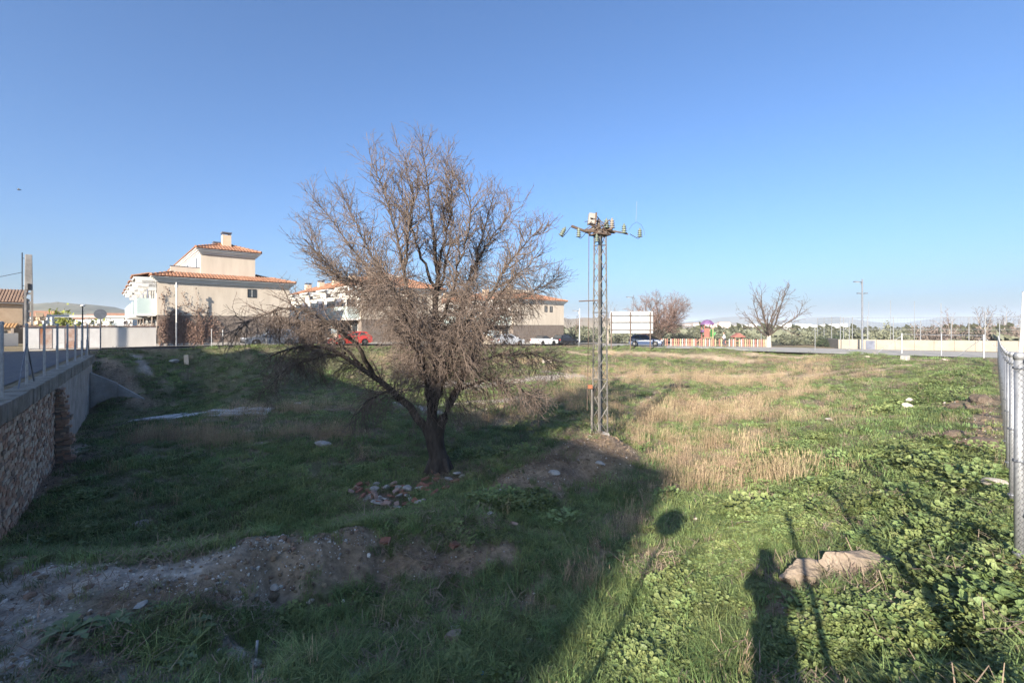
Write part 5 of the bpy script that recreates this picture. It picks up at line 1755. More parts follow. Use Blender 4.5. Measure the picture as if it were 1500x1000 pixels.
person('person in white top and dark trousers walking along the pale road by the playground', gp(1061, 53.2, .06), math.radians(150), WALK, M_SHIRT, M_TROUS, M_SHOE)
HOLD = dict(pel=(0, 0, .95), spine=(.01, 0, 1.12), chest=(.02, 0, 1.34), neck=(.02, 0, 1.49), head=(.06, 0, 1.62), crown=(.05, 0, 1.70),
            shl=(.02, .19, 1.40), ell=(.18, .26, 1.22), wrl=(.32, .10, 1.46), hal=(.355, .055, 1.52), shr=(.02, -.19, 1.40), elr=(.17, -.28, 1.22), wrr=(.31, -.12, 1.48), har=(.35, -.075, 1.53),
            hipl=(0, .10, .9), knl=(.03, .12, .5), anl=(-.01, .13, .09), tol=(.15, .15, .05), hipr=(0, -.10, .9), knr=(.03, -.12, .5), anr=(-.01, -.13, .09), tor=(.15, -.15, .05))
px_, py_ = -.05, -.52
person('person standing at the viewpoint with raised hands whose shadow falls on the slope', Vector((px_, py_, max(h1(px_, py_), 0) + .0)), math.radians(62), HOLD, M_JACKET, M_TROUS, M_SHOE)

# ------------------------------------------------------------------ sports court on the right
CT = thing('court_wall', 'long pale concrete wall of the sports court topped by tall wire fencing', 'wall', gp(1300, 54))
ca_, cb_ = Vector(((1231 - CX) / F * 56.5, 56.5, 0)), Vector(((1560 - CX) / F * 48.5, 48.5, 0))
cd_ = (cb_ - ca_); CL = cd_.length; cd_.normalize(); cn_ = Vector((-cd_.y, cd_.x, 0))
zc0, zc1 = -1.3, .10
M_COURT = mat('court_concrete', (.25, .222, .18), (.31, .275, .228), scale=.9, rough=.9, bump=.2)
n_ = 11
for k in range(n_):
    b = MB(); p0, p1 = ca_ + cd_ * (CL * k / n_ + .012), ca_ + cd_ * (CL * (k + 1) / n_ - .012)
    b.prism([p0 + Vector((0, 0, zc0)), p1 + Vector((0, 0, zc0)), p1 + cn_ * .2 + Vector((0, 0, zc0)), p0 + cn_ * .2 + Vector((0, 0, zc0))], (0, 0, zc0), (0, 0, zc1 + random.uniform(-.01, .01)))
    rel(b.build('wall_panel', M_COURT), CT)
b = MB(); b.prism([ca_ + Vector((0, 0, zc0)), ca_ + cn_ * 14 + Vector((0, 0, zc0)), ca_ + cn_ * 14 - cd_ * .2 + Vector((0, 0, zc0)), ca_ - cd_ * .2 + Vector((0, 0, zc0))], (0, 0, zc0), (0, 0, zc1))
rel(b.build('side_wall', M_COURT), CT)
b = MB(); q = ca_ + cd_ * 3.0 - cn_ * .03
b.box((q.x, q.y, -.6), (.9, .05, 1.15), Rz(math.atan2(cd_.y, cd_.x))); rel(b.build('gate', M_SLATE), CT)
NETF = thing('court_fence', 'tall see-through wire fence with slim white posts on top of the court wall', 'fence', ca_ + Vector((0, 0, .1)))
def cpt(px):                                              # point on the court wall seen in a photo column
    rx = (px - CX) / F
    s = (rx * ca_.y - ca_.x) / (cd_.x - rx * cd_.y)
    return ca_ + cd_ * s + cn_ * .1
for px, yt, r in ((1236, 464, .04), (1249, 464, .04), (1271, 463, .05), (1309, 464, .045), (1349, 470, .045), (1394, 464, .04), (1420, 465, .04), (1465, 469, .04), (1497, 468, .04), (1305, 440, .025), (1340, 441, .025), (1379, 444, .035), (1444, 456, .05), (1273, 442, .02)):
    p = cpt(px); b = MB(); b.tube([p + Vector((0, 0, 0)), p + Vector((0, 0, EYE + (CY - yt) / F * p.y))], r, 6)
    rel(b.build('post', M_GALV), NETF)
b = MB()
zt = 2.75
for k in range(int(CL / .30)):
    p = ca_ + cd_ * (.3 * k) + cn_ * .1; b.tube([p + Vector((0, 0, .1)), p + Vector((0, 0, zt))], .0035, 3, cap=False)
for k in range(9):
    z = .15 + k * .32; b.tube([ca_ + cn_ * .1 + Vector((0, 0, z)), cb_ + cn_ * .1 + Vector((0, 0, z))], .004, 3, cap=False)
for k in range(30):
    p = ca_ + cn_ * (.45 * k); b.tube([p + Vector((0, 0, .1)), p + Vector((0, 0, zt + .15))], .006, 3, cap=False)
for k in range(8):
    z = .15 + k * .38; b.tube([ca_ + Vector((0, 0, z)), ca_ + cn_ * 13.5 + Vector((0, 0, z))], .006, 3, cap=False)
o = b.build('wire_mesh', M_WIRE); o['kind'] = 'stuff'; rel(o, NETF)
for z in (2.75, 1.35):
    b = MB(); b.tube([ca_ + cn_ * .1 + Vector((0, 0, z)), cb_ + cn_ * .1 + Vector((0, 0, z))], .02, 5); rel(b.build('rail', M_GALV), NETF)
for k in (0, 4.5, 9, 13.5):
    b = MB(); p = ca_ + cn_ * k; b.tube([p, p + Vector((0, 0, 3.0))], .045, 6); rel(b.build('post', M_GALV), NETF)

# ------------------------------------------------------------------ playground
PF = thing('playground_fence', 'low fence of red yellow orange and white pickets round the playground', 'fence', gp(1040, 62))
pm = [mat('picket_' + n, c, tuple(x * .85 for x in c), scale=2, rough=.6) for n, c in (('red', (.29, .12, .095)), ('yellow', (.34, .27, .16)), ('orange', (.31, .19, .125)), ('white', (.36, .335, .30)))]
b = MB(); b.box((0, 0, .5), (.15, .04, 1.0)); pick = b.mesh('picket')
pms = []
for m in pm:
    me = pick.copy(); me.materials.append(m); pms.append(me)
p0, p1 = gp(969, 63.5), gp(1122, 60.5)
npk = 54
ang = math.atan2(p1.y - p0.y, p1.x - p0.x)
order = [0, 3, 2, 0, 1, 3, 0, 1, 2, 0, 1, 3]
for k in range(npk):
    if k % 5 == 4 and k < 40 and random.random() < .6: continue
    p = p0.lerp(p1, k / (npk - 1)); p.z = h1(p.x, p.y) + .04
    o = bpy.data.objects.new('picket', pms[order[k % 12]]); COL.objects.link(o); o.location = p; o.rotation_euler = (0, 0, ang + random.uniform(-.1, .1)); rel(o, PF)
for z in (.25, .75):
    b = MB(); b.tube([p0 + Vector((0, .04, z)), p1 + Vector((0, .04, z))], .03, 4); rel(b.build('rail', pm[1]), PF)
M_PURP = mat('purple_plastic', (.13, .07, .16), (.16, .09, .19), rough=.5)
M_GREENP = mat('green_plastic', (.06, .22, .06), (.08, .28, .08), rough=.5)
p = gp(1036, 66)
t = thing('play_tower', 'playground climbing tower with purple roof and red and green panels', 'play tower', p)
for x, y, m in ((-.6, -.5, pm[0]), (.6, -.5, pm[1]), (-.6, .5, pm[0]), (.6, .5, pm[1])):
    b = MB(); b.tube([(x, y, -.1), (x, y, 3.1)], .07, 6); b.build('post', m, t)
b = MB(); b.box((0, 0, 1.15), (1.35, 1.15, .1)); b.build('deck', pm[1], t)
b = MB(); b.lathe([(1.0, 3.0), (.98, 3.2), (.55, 3.6), (.12, 3.72)], (0, 0, 0), 8); b.build('roof', M_PURP, t)
b = MB(); b.box((-.3, -.56, 1.85), (.75, .06, 1.3)); b.build('red_panel', pm[0], t)
b = MB(); b.box((.66, -.1, 1.8), (.06, 1.0, 1.1)); b.tube([(.66, -.65, 1.5), (.9, -.7, 1.9)], .12, 5); b.build('green_panel', M_GREENP, t)
b = MB(); b.box((-.85, -.3, 2.1), (.3, .5, .3)); b.build('purple_panel', M_PURP, t)
b = MB(); b.prism([(-.62, -.3, 1.2), (-.62, .2, 1.2), (-2.0, .2, .2), (-2.0, -.3, .2)], (0, 0, 0), (0, 0, .06)); b.build('slide', pm[0], t)
p = gp(1081, 63.5)
t = thing('play_house', 'small red play frame inside the coloured picket fence', 'play frame', p)
for x in (-.55, .55):
    b = MB(); b.box((x, 0, .7), (.16, .3, 1.5)); b.build('post', pm[0], t)
b = MB(); b.prism([(-.95, -.5, 1.25), (.95, -.5, 1.25), (0, -.5, 1.85)], (0, 0, 0), (0, 1.0, 0)); b.build('roof', pm[0], t)
b = MB(); b.box((0, 0, .75), (1.0, .2, .12)); b.build('seat', pm[0], t)

# ------------------------------------------------------------------ shrubs and olive scrub
M_OLIVE = mat('olive_leaf', (.11, .12, .075), (.19, .19, .13), scale=.9, rough=.7, coord='pos', c3=(.20, .19, .12), inst=.15)
M_SCRUB = mat('brown_scrub', (.13, .10, .085), (.21, .165, .14), scale=.9, rough=.9, inst=.15)
M_YGREEN = mat('yellow_green_leaf', (.16, .19, .035), (.25, .26, .06), scale=1.2, rough=.7)
M_DKGREEN = mat('dark_leaf', (.03, .045, .022), (.06, .075, .04), scale=1.0, rough=.7, inst=.2)
def foliage_mesh(seed, n=900, leaf=.07, flat=1.0):
    """unit crown: leaf-sized faces gathered in clumps spread through the volume"""
    rs = np.random.default_rng(seed)
    cl = rs.normal(0, .42, (26, 3)); cl[:, 2] = np.abs(cl[:, 2]) * .95 * flat + .1
    c = cl[rs.integers(0, 26, n)] + rs.normal(0, .15, (n, 3))
    c[:, 2] = np.maximum(c[:, 2], .02)
    a = rs.normal(0, 1, (n, 3)); a /= np.linalg.norm(a, axis=1, keepdims=True)
    b_ = np.cross(a, rs.normal(0, 1, (n, 3))); b_ /= np.linalg.norm(b_, axis=1, keepdims=True)
    s = leaf * rs.uniform(.5, 1.4, (n, 1))
    V = np.stack([c - a * s, c + b_ * s * .5, c + a * s, c - b_ * s * .5], 1).reshape(-1, 3)
    return np_mesh('foliage', [(V, np.arange(len(V)).reshape(-1, 4))], False)
FOL = {}
def shrub(name, label, cat, loc, w, h, m, seed=0, trunk=True, group=None, leaf=.075, n=900):
    key = (m.name, seed % 3, n)
    if key not in FOL:
        me = foliage_mesh(seed % 3 + 3, n, leaf); me.materials.append(m); FOL[key] = me
    t = thing(name, label, cat, loc, (seed * 1.7) % 6.28, group)
    o = bpy.data.objects.new('crown', FOL[key]); COL.objects.link(o); o.parent = t; o['kind'] = 'stuff'
    o.scale = (w, w, h); o.location = (0, 0, .12 * h if trunk else 0)
    if trunk:
        rs = random.Random(seed)
        for k in range(3):
            b = MB(); a = rs.uniform(0, 6.28)
            b.tube([(0, 0, -.15), (math.cos(a) * .08 * w, math.sin(a) * .08 * w, .2 * h), (math.cos(a) * .3 * w, math.sin(a) * .3 * w, .6 * h)], [.05 * h * .8, .035 * h, .012 * h], 5); b.build('trunk' if k == 0 else 'limb', M_BARK, t)
    return t
SHR = [
    # px, distance, half width, height, material, name, label
    (1302, 64, 1.9, 2.7, M_OLIVE, 'olive_tree', 'broad olive green tree just behind the court fence beside the tall lamp'),
    (1328, 67, 1.5, 2.2, M_OLIVE, 'olive_tree', 'lower olive green tree adjoining the broad one behind the court'),
    (1150, 68, 1.8, 1.5, M_OLIVE, 'olive_shrub', 'olive shrub right of the pale tree trunk at the playground end'),
    (1172, 70, 2.0, 1.7, M_OLIVE, 'olive_shrub', 'low wide olive shrub below the white town buildings'),
    (1193, 67, 1.7, 1.6, M_OLIVE, 'olive_shrub', 'dark olive shrub behind the thin white post by the road'),
    (1212, 70, 2.2, 2.2, M_OLIVE, 'olive_shrub', 'tallest pale olive shrub left of the court corner'),
    (1226, 64, 1.6, 1.8, M_DKGREEN, 'dark_shrub', 'dark green shrub touching the corner of the court wall'),
    (1207, 62, 1.4, 1.3, M_DKGREEN, 'dark_shrub', 'low dark shrub in front of the tall pale olive by the court'),
    (952, 78, 2.6, 2.2, M_OLIVE, 'olive_shrub', 'olive shrub under the reddish bushy tree behind the billboard'),
    (990, 80, 2.8, 1.9, M_OLIVE, 'olive_shrub', 'wide grey olive shrub behind the left end of the picket fence'),
    (1012, 84, 2.8, 1.9, M_OLIVE, 'olive_shrub', 'grey olive shrub left of the purple roofed play tower'),
    (1060, 84, 3.0, 1.8, M_OLIVE, 'olive_shrub', 'flat olive shrub right of the play tower'),
    (1100, 82, 3.0, 1.6, M_OLIVE, 'olive_shrub', 'flat olive shrub behind the red play frame'),
    (905, 74, 2.4, 1.5, M_OLIVE, 'olive_shrub', 'low olive shrub seen under the billboard sheet'),
    (860, 86, 3.2, 2.3, M_OLIVE, 'olive_tree', 'rounded olive tree left of the pylon behind the white lamp'),
    (838, 84, 2.0, 2.0, M_OLIVE, 'olive_tree', 'small olive tree close to the corner of the farthest house'),
    (98, 45, 2.0, 2.9, M_YGREEN, 'leafy_shrub', 'yellow green leafy shrub behind the white pergola on the left'),
]
ORD = 'first second third fourth fifth sixth seventh eighth ninth tenth eleventh'.split()
for k in range(11):
    SHR.append((1340 + k * 16 + random.uniform(-4, 4), random.uniform(66, 80), random.uniform(1.6, 2.4), random.uniform(1.6, 2.6), M_SCRUB, 'brown_scrub_bush', ORD[k] + ' brown scrub bush counted rightward in the band behind the court fence'))
for i, (px, d, w, h, m, nm, lab) in enumerate(SHR):
    shrub(nm, lab, 'bush' if h < 2.3 else 'tree', gp(px, d, -.05), w, h, m, i, True, 'brown scrub bushes behind the court fence' if 'scrub' in nm else None)
# hedge on the terrace by the pergola
t = thing('dry_hedge', 'brownish dry hedge along the top of the white garden wall', 'hedge', (*hu(-3.5, 1.4), .9), math.atan2(E1.y, E1.x))
for k in range(6):
    me = foliage_mesh(20 + k, 500, .09); o = link('clump', me, M_SCRUB if k % 3 else M_OLIVE, t); o['kind'] = 'stuff'
    o.location = (-2.6 + k * 1.05, 0, 0.0); o.scale = (.75, .5, 1.0)
# far olive groves
def grove():
    rs = np.random.default_rng(3)
    n = 900
    r = rs.uniform(95, 520, n); a = rs.uniform(-.1, .88, n)
    x, y = r * np.sin(a), r * np.cos(a)
    base = foliage_mesh(50, 42, .34)
    V0 = np.array([v.co[:] for v in base.vertices]).reshape(-1, 3); q0 = np.arange(len(V0)).reshape(-1, 4)
    z = H(x, y, False)
    ch = []
    for i in range(n):
        s = rs.uniform(1.3, 2.6)
        ch.append((V0 * np.array([s, s, s * .85]) + np.array([x[i], y[i], z[i] + .4]), q0))
    bpy.data.meshes.remove(base)
    o = link('olive_grove', np_mesh('olive_grove', ch, False), M_OLIVE)
    tag(o, kind='stuff')
grove()

# ------------------------------------------------------------------ old house, ruin and low walls at the far left
M_OLDWALL = mat('old_render', (.26, .19, .13), (.36, .28, .20), scale=.8, rough=.95, bump=.4, c3=(.22, .17, .13))
M_STONE = mat('tan_stone', (.40, .30, .21), (.52, .41, .30), scale=2, rough=.95, bump=.6)
p = gp(33, 54); p.z = 0; p -= E1 * 3.1
t = thing('old_house', 'old tan house with weathered tile roof and dark window at the far left', 'house', p, math.atan2(E1.y, E1.x))
f = lambda u, v, z: Vector((u, v, z))
part_box(t, 'wall', M_OLDWALL, f, -6, 3.1, 0, 7, -.3, 4.55)
part_box(t, 'gable', M_OLDWALL, f, 2.9, 3.1, .3, 6.9, 4.551, 5.2)
mb = MB(); tile_slope(mb, f(-6.3, -.5, 4.5), f(3.3, -.5, 4.5), (0, 1, .42), lambda q: 4.3, .26)
o = mb.build('roof', M_TILE_OLD, t); o['kind'] = 'stuff'
part_box(t, 'eave', M_WHITE, f, -6.2, 3.2, -.42, -.002, 4.36, 4.46)
window(t, f, .1, 2.2, 1.9, 1.0)
part_box(t, 'lean_to', M_STONE, f, -6, 2.6, -2.2, -.004, -.3, 1.5)
mb = MB(); tile_slope(mb, f(-6, -2.4, 1.5), f(2.8, -2.4, 1.5), (0, 1, .22), lambda q: 2.3, .26)
o = mb.build('lean_to_roof', mat('ochre_tile', (.42, .24, .10), (.52, .33, .16), scale=2, rough=.9), t); o['kind'] = 'stuff'
part_box(t, 'door', M_DARK, f, 1.2, 2.1, -2.23, -2.2, -.1, 1.2)
p = gp(57, 50); p.z = 0
t = thing('ruined_wall', 'crumbling tan stone ruin between the utility pole and the pergola', 'ruin', p)
rr_ = random.Random(8)
for k in range(46):
    x = rr_.uniform(-1.2, 1.2); hz = rr_.uniform(0, 3.2) * (1 - abs(x) / 1.9)
    b = MB(); b.box((0, 0, 0), (rr_.uniform(.3, .7), rr_.uniform(.3, .6), rr_.uniform(.2, .45)), jit=.07)
    o = b.build('stone', M_STONE if k % 3 else M_OLDWALL, t); o.location = (x, rr_.uniform(-.3, .3), hz); o.rotation_euler = (rr_.uniform(-.3, .3), rr_.uniform(-.3, .3), rr_.uniform(0, 3))
for px0, px1, d0, d1, z, m, lab in ((-40, 27, 37, 40, 1.15, M_WHITE, 'low pale wall at the street edge below the old tan house'), (53, 71, 41, 38, 1.25, M_CONC, 'low grey wall behind the utility pole left of the garden wall'),
                                   (20, 44, 44, 46, 1.5, M_BROWNBRICK, 'dark brown low wall behind the utility pole')):
    a_, c_ = at(px0, 500, d0), at(px1, 500, d1); a_.z = c_.z = -.2
    t = thing('low_wall', lab, 'wall', a_)
    dd = (c_ - a_); L = dd.length; nn_ = max(2, int(L / 1.2)); dd.normalize(); sd = Vector((-dd.y, dd.x, 0))
    for k in range(nn_):
        b = MB(); q0, q1 = dd * (L * k / nn_ + .01), dd * (L * (k + 1) / nn_ - .01)
        b.prism([q0, q1, q1 + sd * .22, q0 + sd * .22], (0, 0, 0), (0, 0, z + .2 + random.uniform(-.05, .05))); b.build('wall_panel', m, t)
for px, d, w, lab in ((150, 190, 9, 'far small house with orange roof seen above the dry hedge'), (178, 175, 8, 'far orange roofed house close to the balconies'), (128, 200, 7, 'farthest little orange roofed house left of the round sign'), (65, 150, 6, 'far orange roofed house above the tan ruin')):
    p = at(px, 470, d); p.z = -.5
    t = thing('distant_house', lab, 'house', p, .5)
    b = MB(); b.box((0, 0, 2.6), (w, 7, 5.6)); b.build('wall', M_WHITE, t)
    b = MB(); b.prism([(-w / 2 - .4, -3.9, 5.42), (-w / 2 - .4, 3.9, 5.42), (-w / 2 - .4, 0, 7.3)], (0, 0, 0), (w + .8, 0, 0)); b.build('roof', M_TILE, t)
    for sx in (-.25, .25):
        b = MB(); b.box((w * sx, -3.51, 3.6), (1.1, .04, 1.3)); b.build('window', M_GLASS, t)

# ------------------------------------------------------------------ distant town
M_TOWN = mat('town_white', (.62, .60, .57), (.72, .70, .67), scale=.05, rough=.9)
M_TOWNP = mat('town_pink', (.46, .36, .30), (.55, .45, .38), scale=.05, rough=.9)
rs = np.random.default_rng(17)
TOWN = [(px, 480.5 - rs.uniform(0, 2), rs.uniform(5, 11), 880 + rs.uniform(-60, 120), M_TOWN) for px in (1168, 1175, 1183, 1190, 1199, 1208, 1216, 1226, 1234)] + \
       [(px, 479 - rs.uniform(0, 2), rs.uniform(10, 18), 700 + rs.uniform(-40, 90), M_TOWNP) for px in (1008, 1023, 1037, 1050, 1060)] + \
       [(px, 482 - rs.uniform(0, 2), rs.uniform(6, 11), 600 + rs.uniform(-40, 90), M_TOWN) for px in (1078, 1090, 1104, 1140, 1153, 1020)]
for i, (px, y, wpx, d, m) in enumerate(TOWN):
    w = wpx / F * d; top = EYE + (CY - y + 3.5) / F * d
    p = at(px, 480, d); p.z = -4
    nm = 'town_building' if m is M_TOWN else 'industrial_hall'
    k_ = i if i < 9 else (i - 9 if i < 14 else i - 14)
    lab = ('%s white town building on the horizon counted rightward from the bare tree with pale trunk' if i < 9 else '%s pinkish hall on the far rise counted rightward from the play tower' if i < 14 else '%s small pale house on the plain, seen through or beside the bare tree branches') % ORD[k_]
    t = thing(nm, lab, 'building', p, rs.uniform(-.3, .3), 'far town buildings on the plain' if m is M_TOWN else 'pinkish far halls on the rise')
    hh = top + 4 + rs.uniform(0, 3)
    b = MB(); b.box((0, 0, hh / 2), (w, w * .8, hh)); b.build('wall', m, t)
    b = MB(); b.box((0, 0, hh + .3), (w * .94, w * .74, .58)); b.build('roof', M_TILE if m is M_TOWNP else M_TOWN, t)
    for k in range(4):
        b = MB(); b.box((-w * .36 + w * .24 * k, -w * .4 - .06, hh * .72), (w * .09, .1, 1.6)); b.build('window', M_GLASS, t)

# ------------------------------------------------------------------ hills and mountains
def ridge(name, prof, d, m, depth=.25, seed=0):
    pxs = np.linspace(prof[0][0], prof[-1][0], 120)
    ys = np.interp(pxs, [p[0] for p in prof], [p[1] for p in prof]) + (fbm(pxs / 9.0, pxs * 0 + seed, seed, 4) - .5) * 2.2
    rows = []
    for k, hk in zip(np.linspace(-1, 1, 13), np.cos(np.linspace(-1, 1, 13) * math.pi / 2) ** .8):
        dd = d * (1 + depth * k)
        x = (pxs - CX) / F * d * (1 + depth * k * .4); y = np.full_like(pxs, dd)
        top = EYE + (CY - ys) / F * d
        z = -6 + (top + 6) * hk + (fbm(pxs / 6.0, np.full_like(pxs, k * 9 + seed), seed + 5, 4) - .5) * (top + 6) * .25 * (1 - abs(k)) * (k != 0)
        rows.append(np.stack([x, y, z], -1))
    V = np.array(rows); r_, c_ = V.shape[:2]
    idx = np.arange(r_ * c_).reshape(r_, c_)
    q = np.stack([idx[:-1, :-1], idx[:-1, 1:], idx[1:, 1:], idx[1:, :-1]], -1).reshape(-1, 4)
    o = link(name, np_mesh(name, [(V.reshape(-1, 3), q)]), m)
    return tag(o, kind='structure')
M_HILL = mat('scrub_hill', (.10, .10, .06), (.19, .165, .11), scale=.06, rough=1, detail=10, c3=(.07, .08, .05))
M_HILLB = mat('dry_hill', (.22, .18, .13), (.29, .24, .18), scale=.04, rough=1, detail=10)
M_MOUNT = mat('mountain', (.13, .13, .11), (.20, .19, .16), scale=.005, rough=1, detail=10)
ridge('hills', [(-250, 458), (-60, 455), (30, 447), (110, 445), (150, 448), (190, 456), (245, 463), (330, 468), (460, 474), (560, 478)], 620, M_HILL, .3, 2)
ridge('hills', [(640, 482), (740, 474), (820, 467), (870, 465), (910, 468), (960, 474), (1040, 480)], 480, M_HILLB, .3, 4)
ridge('hills', [(900, 482), (980, 474), (1010, 472.5), (1068, 473), (1100, 477), (1180, 480), (1300, 483)], 1300, M_HILLB, .2, 6)
ridge('mountains', [(640, 480), (900, 474), (1000, 472), (1060, 464), (1085, 463), (1120, 468), (1165, 470), (1195, 464.5), (1212, 463.5), (1240, 469), (1300, 474), (1350, 472), (1395, 463), (1415, 464), (1450, 470), (1490, 460), (1540, 458), (1640, 462), (1800, 470)], 2500, M_MOUNT, .2, 8)

# ------------------------------------------------------------------ debris on the lot
def rock(name, loc, size, m, rz=0.0, seed=0, sub=3, flat=.6, parent=None, rough=.16):
    rs = np.random.default_rng(seed)
    bm = bmesh.new()
    bmesh.ops.create_icosphere(bm, subdivisions=sub, radius=1)
    pl = [(Vector(rs.normal(0, 1, 3)).normalized(), rs.uniform(.55, .9)) for _ in range(7 if sub < 5 else 22)]
    for v in bm.verts:
        c = v.co.copy()
        for n_, d_ in pl:
            e = c.dot(n_) - d_
            if e > 0: c -= n_ * e
        n3 = fbm(np.array([c.x * 2.1 + c.z * 1.3 + seed]), np.array([c.y * 2.1 - c.z * .9]), seed, 4)[0] - .5
        c *= 1 + n3 * rough * 2
        v.co = Vector((c.x * size[0] / 2, c.y * size[1] / 2, c.z * size[2] / 2))
    me = bpy.data.meshes.new(name); bm.to_mesh(me); bm.free()
    o = link(name, me, m, parent); o.location = loc; o.rotation_euler = (rs.uniform(-.1, .1), rs.uniform(-.1, .1), rz)
    return o
M_BOULD = mat('tan_boulder', (.20, .158, .12), (.30, .24, .185), scale=5, rough=.95, bump=.9, bscale=22, coord='obj', c3=(.35, .30, .24))
M_PLAST = mat('plaster_chunk', (.28, .26, .24), (.42, .40, .37), scale=8, rough=.9, bump=.4)
M_LIMEROCK = mat('limestone', (.40, .345, .28), (.50, .44, .37), scale=4, rough=.9, bump=.5)
M_REDBR = mat('red_brick', (.22, .095, .065), (.30, .15, .11), scale=8, rough=.9, bump=.4)
M_PINKBR = mat('rose_brick', (.30, .20, .165), (.40, .29, .245), scale=8, rough=.9, bump=.4)
g = hit(1268, 836)
o = rock('boulder', Vector((g.x, g.y, g.z + .07)), (1.2, .52, .36), M_BOULD, .10, 3, 5, rough=.3); tag(o, 'larger tan boulder half buried in leafy ground cover near the right', 'boulder')
g = hit(1186, 850); o = rock('boulder', Vector((g.x, g.y, g.z + .02)), (.80, .42, .40), M_BOULD, .35, 9, 5, rough=.3); tag(o, 'smaller tan boulder against the left end of the larger one', 'boulder')
g = hit(1328, 603); o = rock('rock', g + Vector((0, 0, .14)), (.55, .45, .42), M_LIMEROCK, .3, 5); tag(o, 'pale limestone rock in the right hand slope, larger of a pair', 'rock')
g = hit(1335, 592); o = rock('rock', g + Vector((.15, .3, .1)), (.38, .3, .26), M_LIMEROCK, .3, 6); tag(o, 'small pale rock just behind the larger limestone rock', 'rock')
for px, py, s, lab in ((1214, 616, .30, 'flat pale rock lying left of the limestone pair'), (908, 904, .13, 'pale stone at the foot of the sunlit slope'), (1145, 618, .16, 'tiny white stone in the short grass near the field'),
                       (1386, 658, .26, 'white slab shard lying on the right slope below the fence'), (1462, 713, .34, 'pale flat slab at the foot of the near fence'), (1270, 524, .4, 'pale stone on the track at the back'), (1385, 528, .42, 'white flat stone far right on the bank')):
    g = hit(px, py); o = rock('rock', g + Vector((0, 0, s * .12)), (s * 1.5, s, s * .45), M_LIMEROCK, random.uniform(0, 3), int(px)); tag(o, lab, 'rock')
def block(name, px, py, size, m, label, rz=0.0, sink=.1, tilt=0.0, cat='concrete block'):
    g = hit(px, py)
    b = MB(); b.box((0, 0, 0), size, jit=min(size) * .04)
    o = b.build(name, m, bevel=min(size) * .05); o.location = g + Vector((0, 0, size[2] / 2 - sink)); o.rotation_euler = (tilt, tilt * .5, rz)
    return tag(o, label, cat)
block('concrete_block', 801, 532, (.95, .5, .42), M_LIMEROCK, 'pale concrete block on the far bank left of the pylon', .1)
block('concrete_block', 1326, 528, (.5, .5, .46), M_PLAST, 'white concrete block standing on the back track to the right', .3, .06)
block('orange_board', 273, 533, (.28, .05, .85), M_CHIM, 'orange brown board leaning on the far left bank', .4, .2, -.25, 'board')
g = hit(255, 531); o = rock('plastic_sheet', g + Vector((0, 0, .08)), (.75, .5, .3), M_PLAST, .3, 12, 3); tag(o, 'crumpled white sheet left of the orange board on the bank', 'sheet')
for px, py, s, m, lab in ((473, 653, .55, M_PLAST, 'pale plaster slab lying in the shaded grass left of the trunk'), (880, 681, .32, M_PLAST, 'white flat scrap on the earth mound before the pylon'), (811, 694, .30, M_PLAST, 'white crumpled scrap with red edge on the earth mound'),
                          (773, 942, .13, M_PLAST, 'white crumpled scrap in the dark grass at the bottom'), (206, 771, .36, M_PLAST, 'pale grey plaster lump in the shaded grass on the left'), (188, 770, .2, M_PLAST, 'small pale plaster lump beside the larger lump on the left'),
                          (205, 889, .13, M_PLAST, 'pale stone on the gravel berm slope'), (402, 862, .15, M_LIMEROCK, 'pale stone in grass right below the gravel berm'), (455, 881, .10, M_LIMEROCK, 'small pale stone in grass below the berm end'),
                          (38, 977, .10, M_PLAST, 'white pebble stone at the bottom left corner'), (347, 970, .08, M_PLAST, 'grey white stone beside the dry root clump'), (718, 754, .16, M_PLAST, 'small white lump on the grassy ridge'),
                          (435, 592, .35, M_PLAST, 'pale scrap at the end of the concrete strip'), (597, 742, .18, M_PLAST, 'small pale lump under the rubble heap')):
    g = hit(px, py); o = rock('scrap', g + Vector((0, 0, s * .10)), (s * 1.4, s * .9, s * .5), m, random.uniform(0, 3), int(px + py)); tag(o, lab, 'debris')
g = hit(665, 940); o = rock('stone', g + Vector((0, 0, .06)), (.30, .17, .17), M_BOULD, .7, 77, 4); tag(o, 'tan elongated stone in the dark grass at bottom centre', 'stone')
g = hit(668, 926); o = rock('stone', g + Vector((0, 0, .04)), (.2, .14, .1), M_PLAST, .2, 78, 3); tag(o, 'pale stone touching the tan elongated stone', 'stone')
g = hit(705, 994); o = rock('plastic_scrap', g + Vector((0, 0, .05)), (.06, .05, .05), mat('blue_plastic', (.08, .22, .36), (.1, .26, .42)), .2, 80, 2); tag(o, 'little blue plastic scrap at the bottom edge', 'scrap')
# grey pipe standing in the weeds
g0, g1 = hit(374, 965), hit(376, 920)
b = MB(); b.tube([g0 + Vector((0, 0, -.05)), g0 + Vector((.005, .03, .17))], .014, 10); o = b.build('grey_pipe', M_GALV, smooth=True); tag(o, 'short grey pipe sticking up among weeds at bottom left', 'pipe')
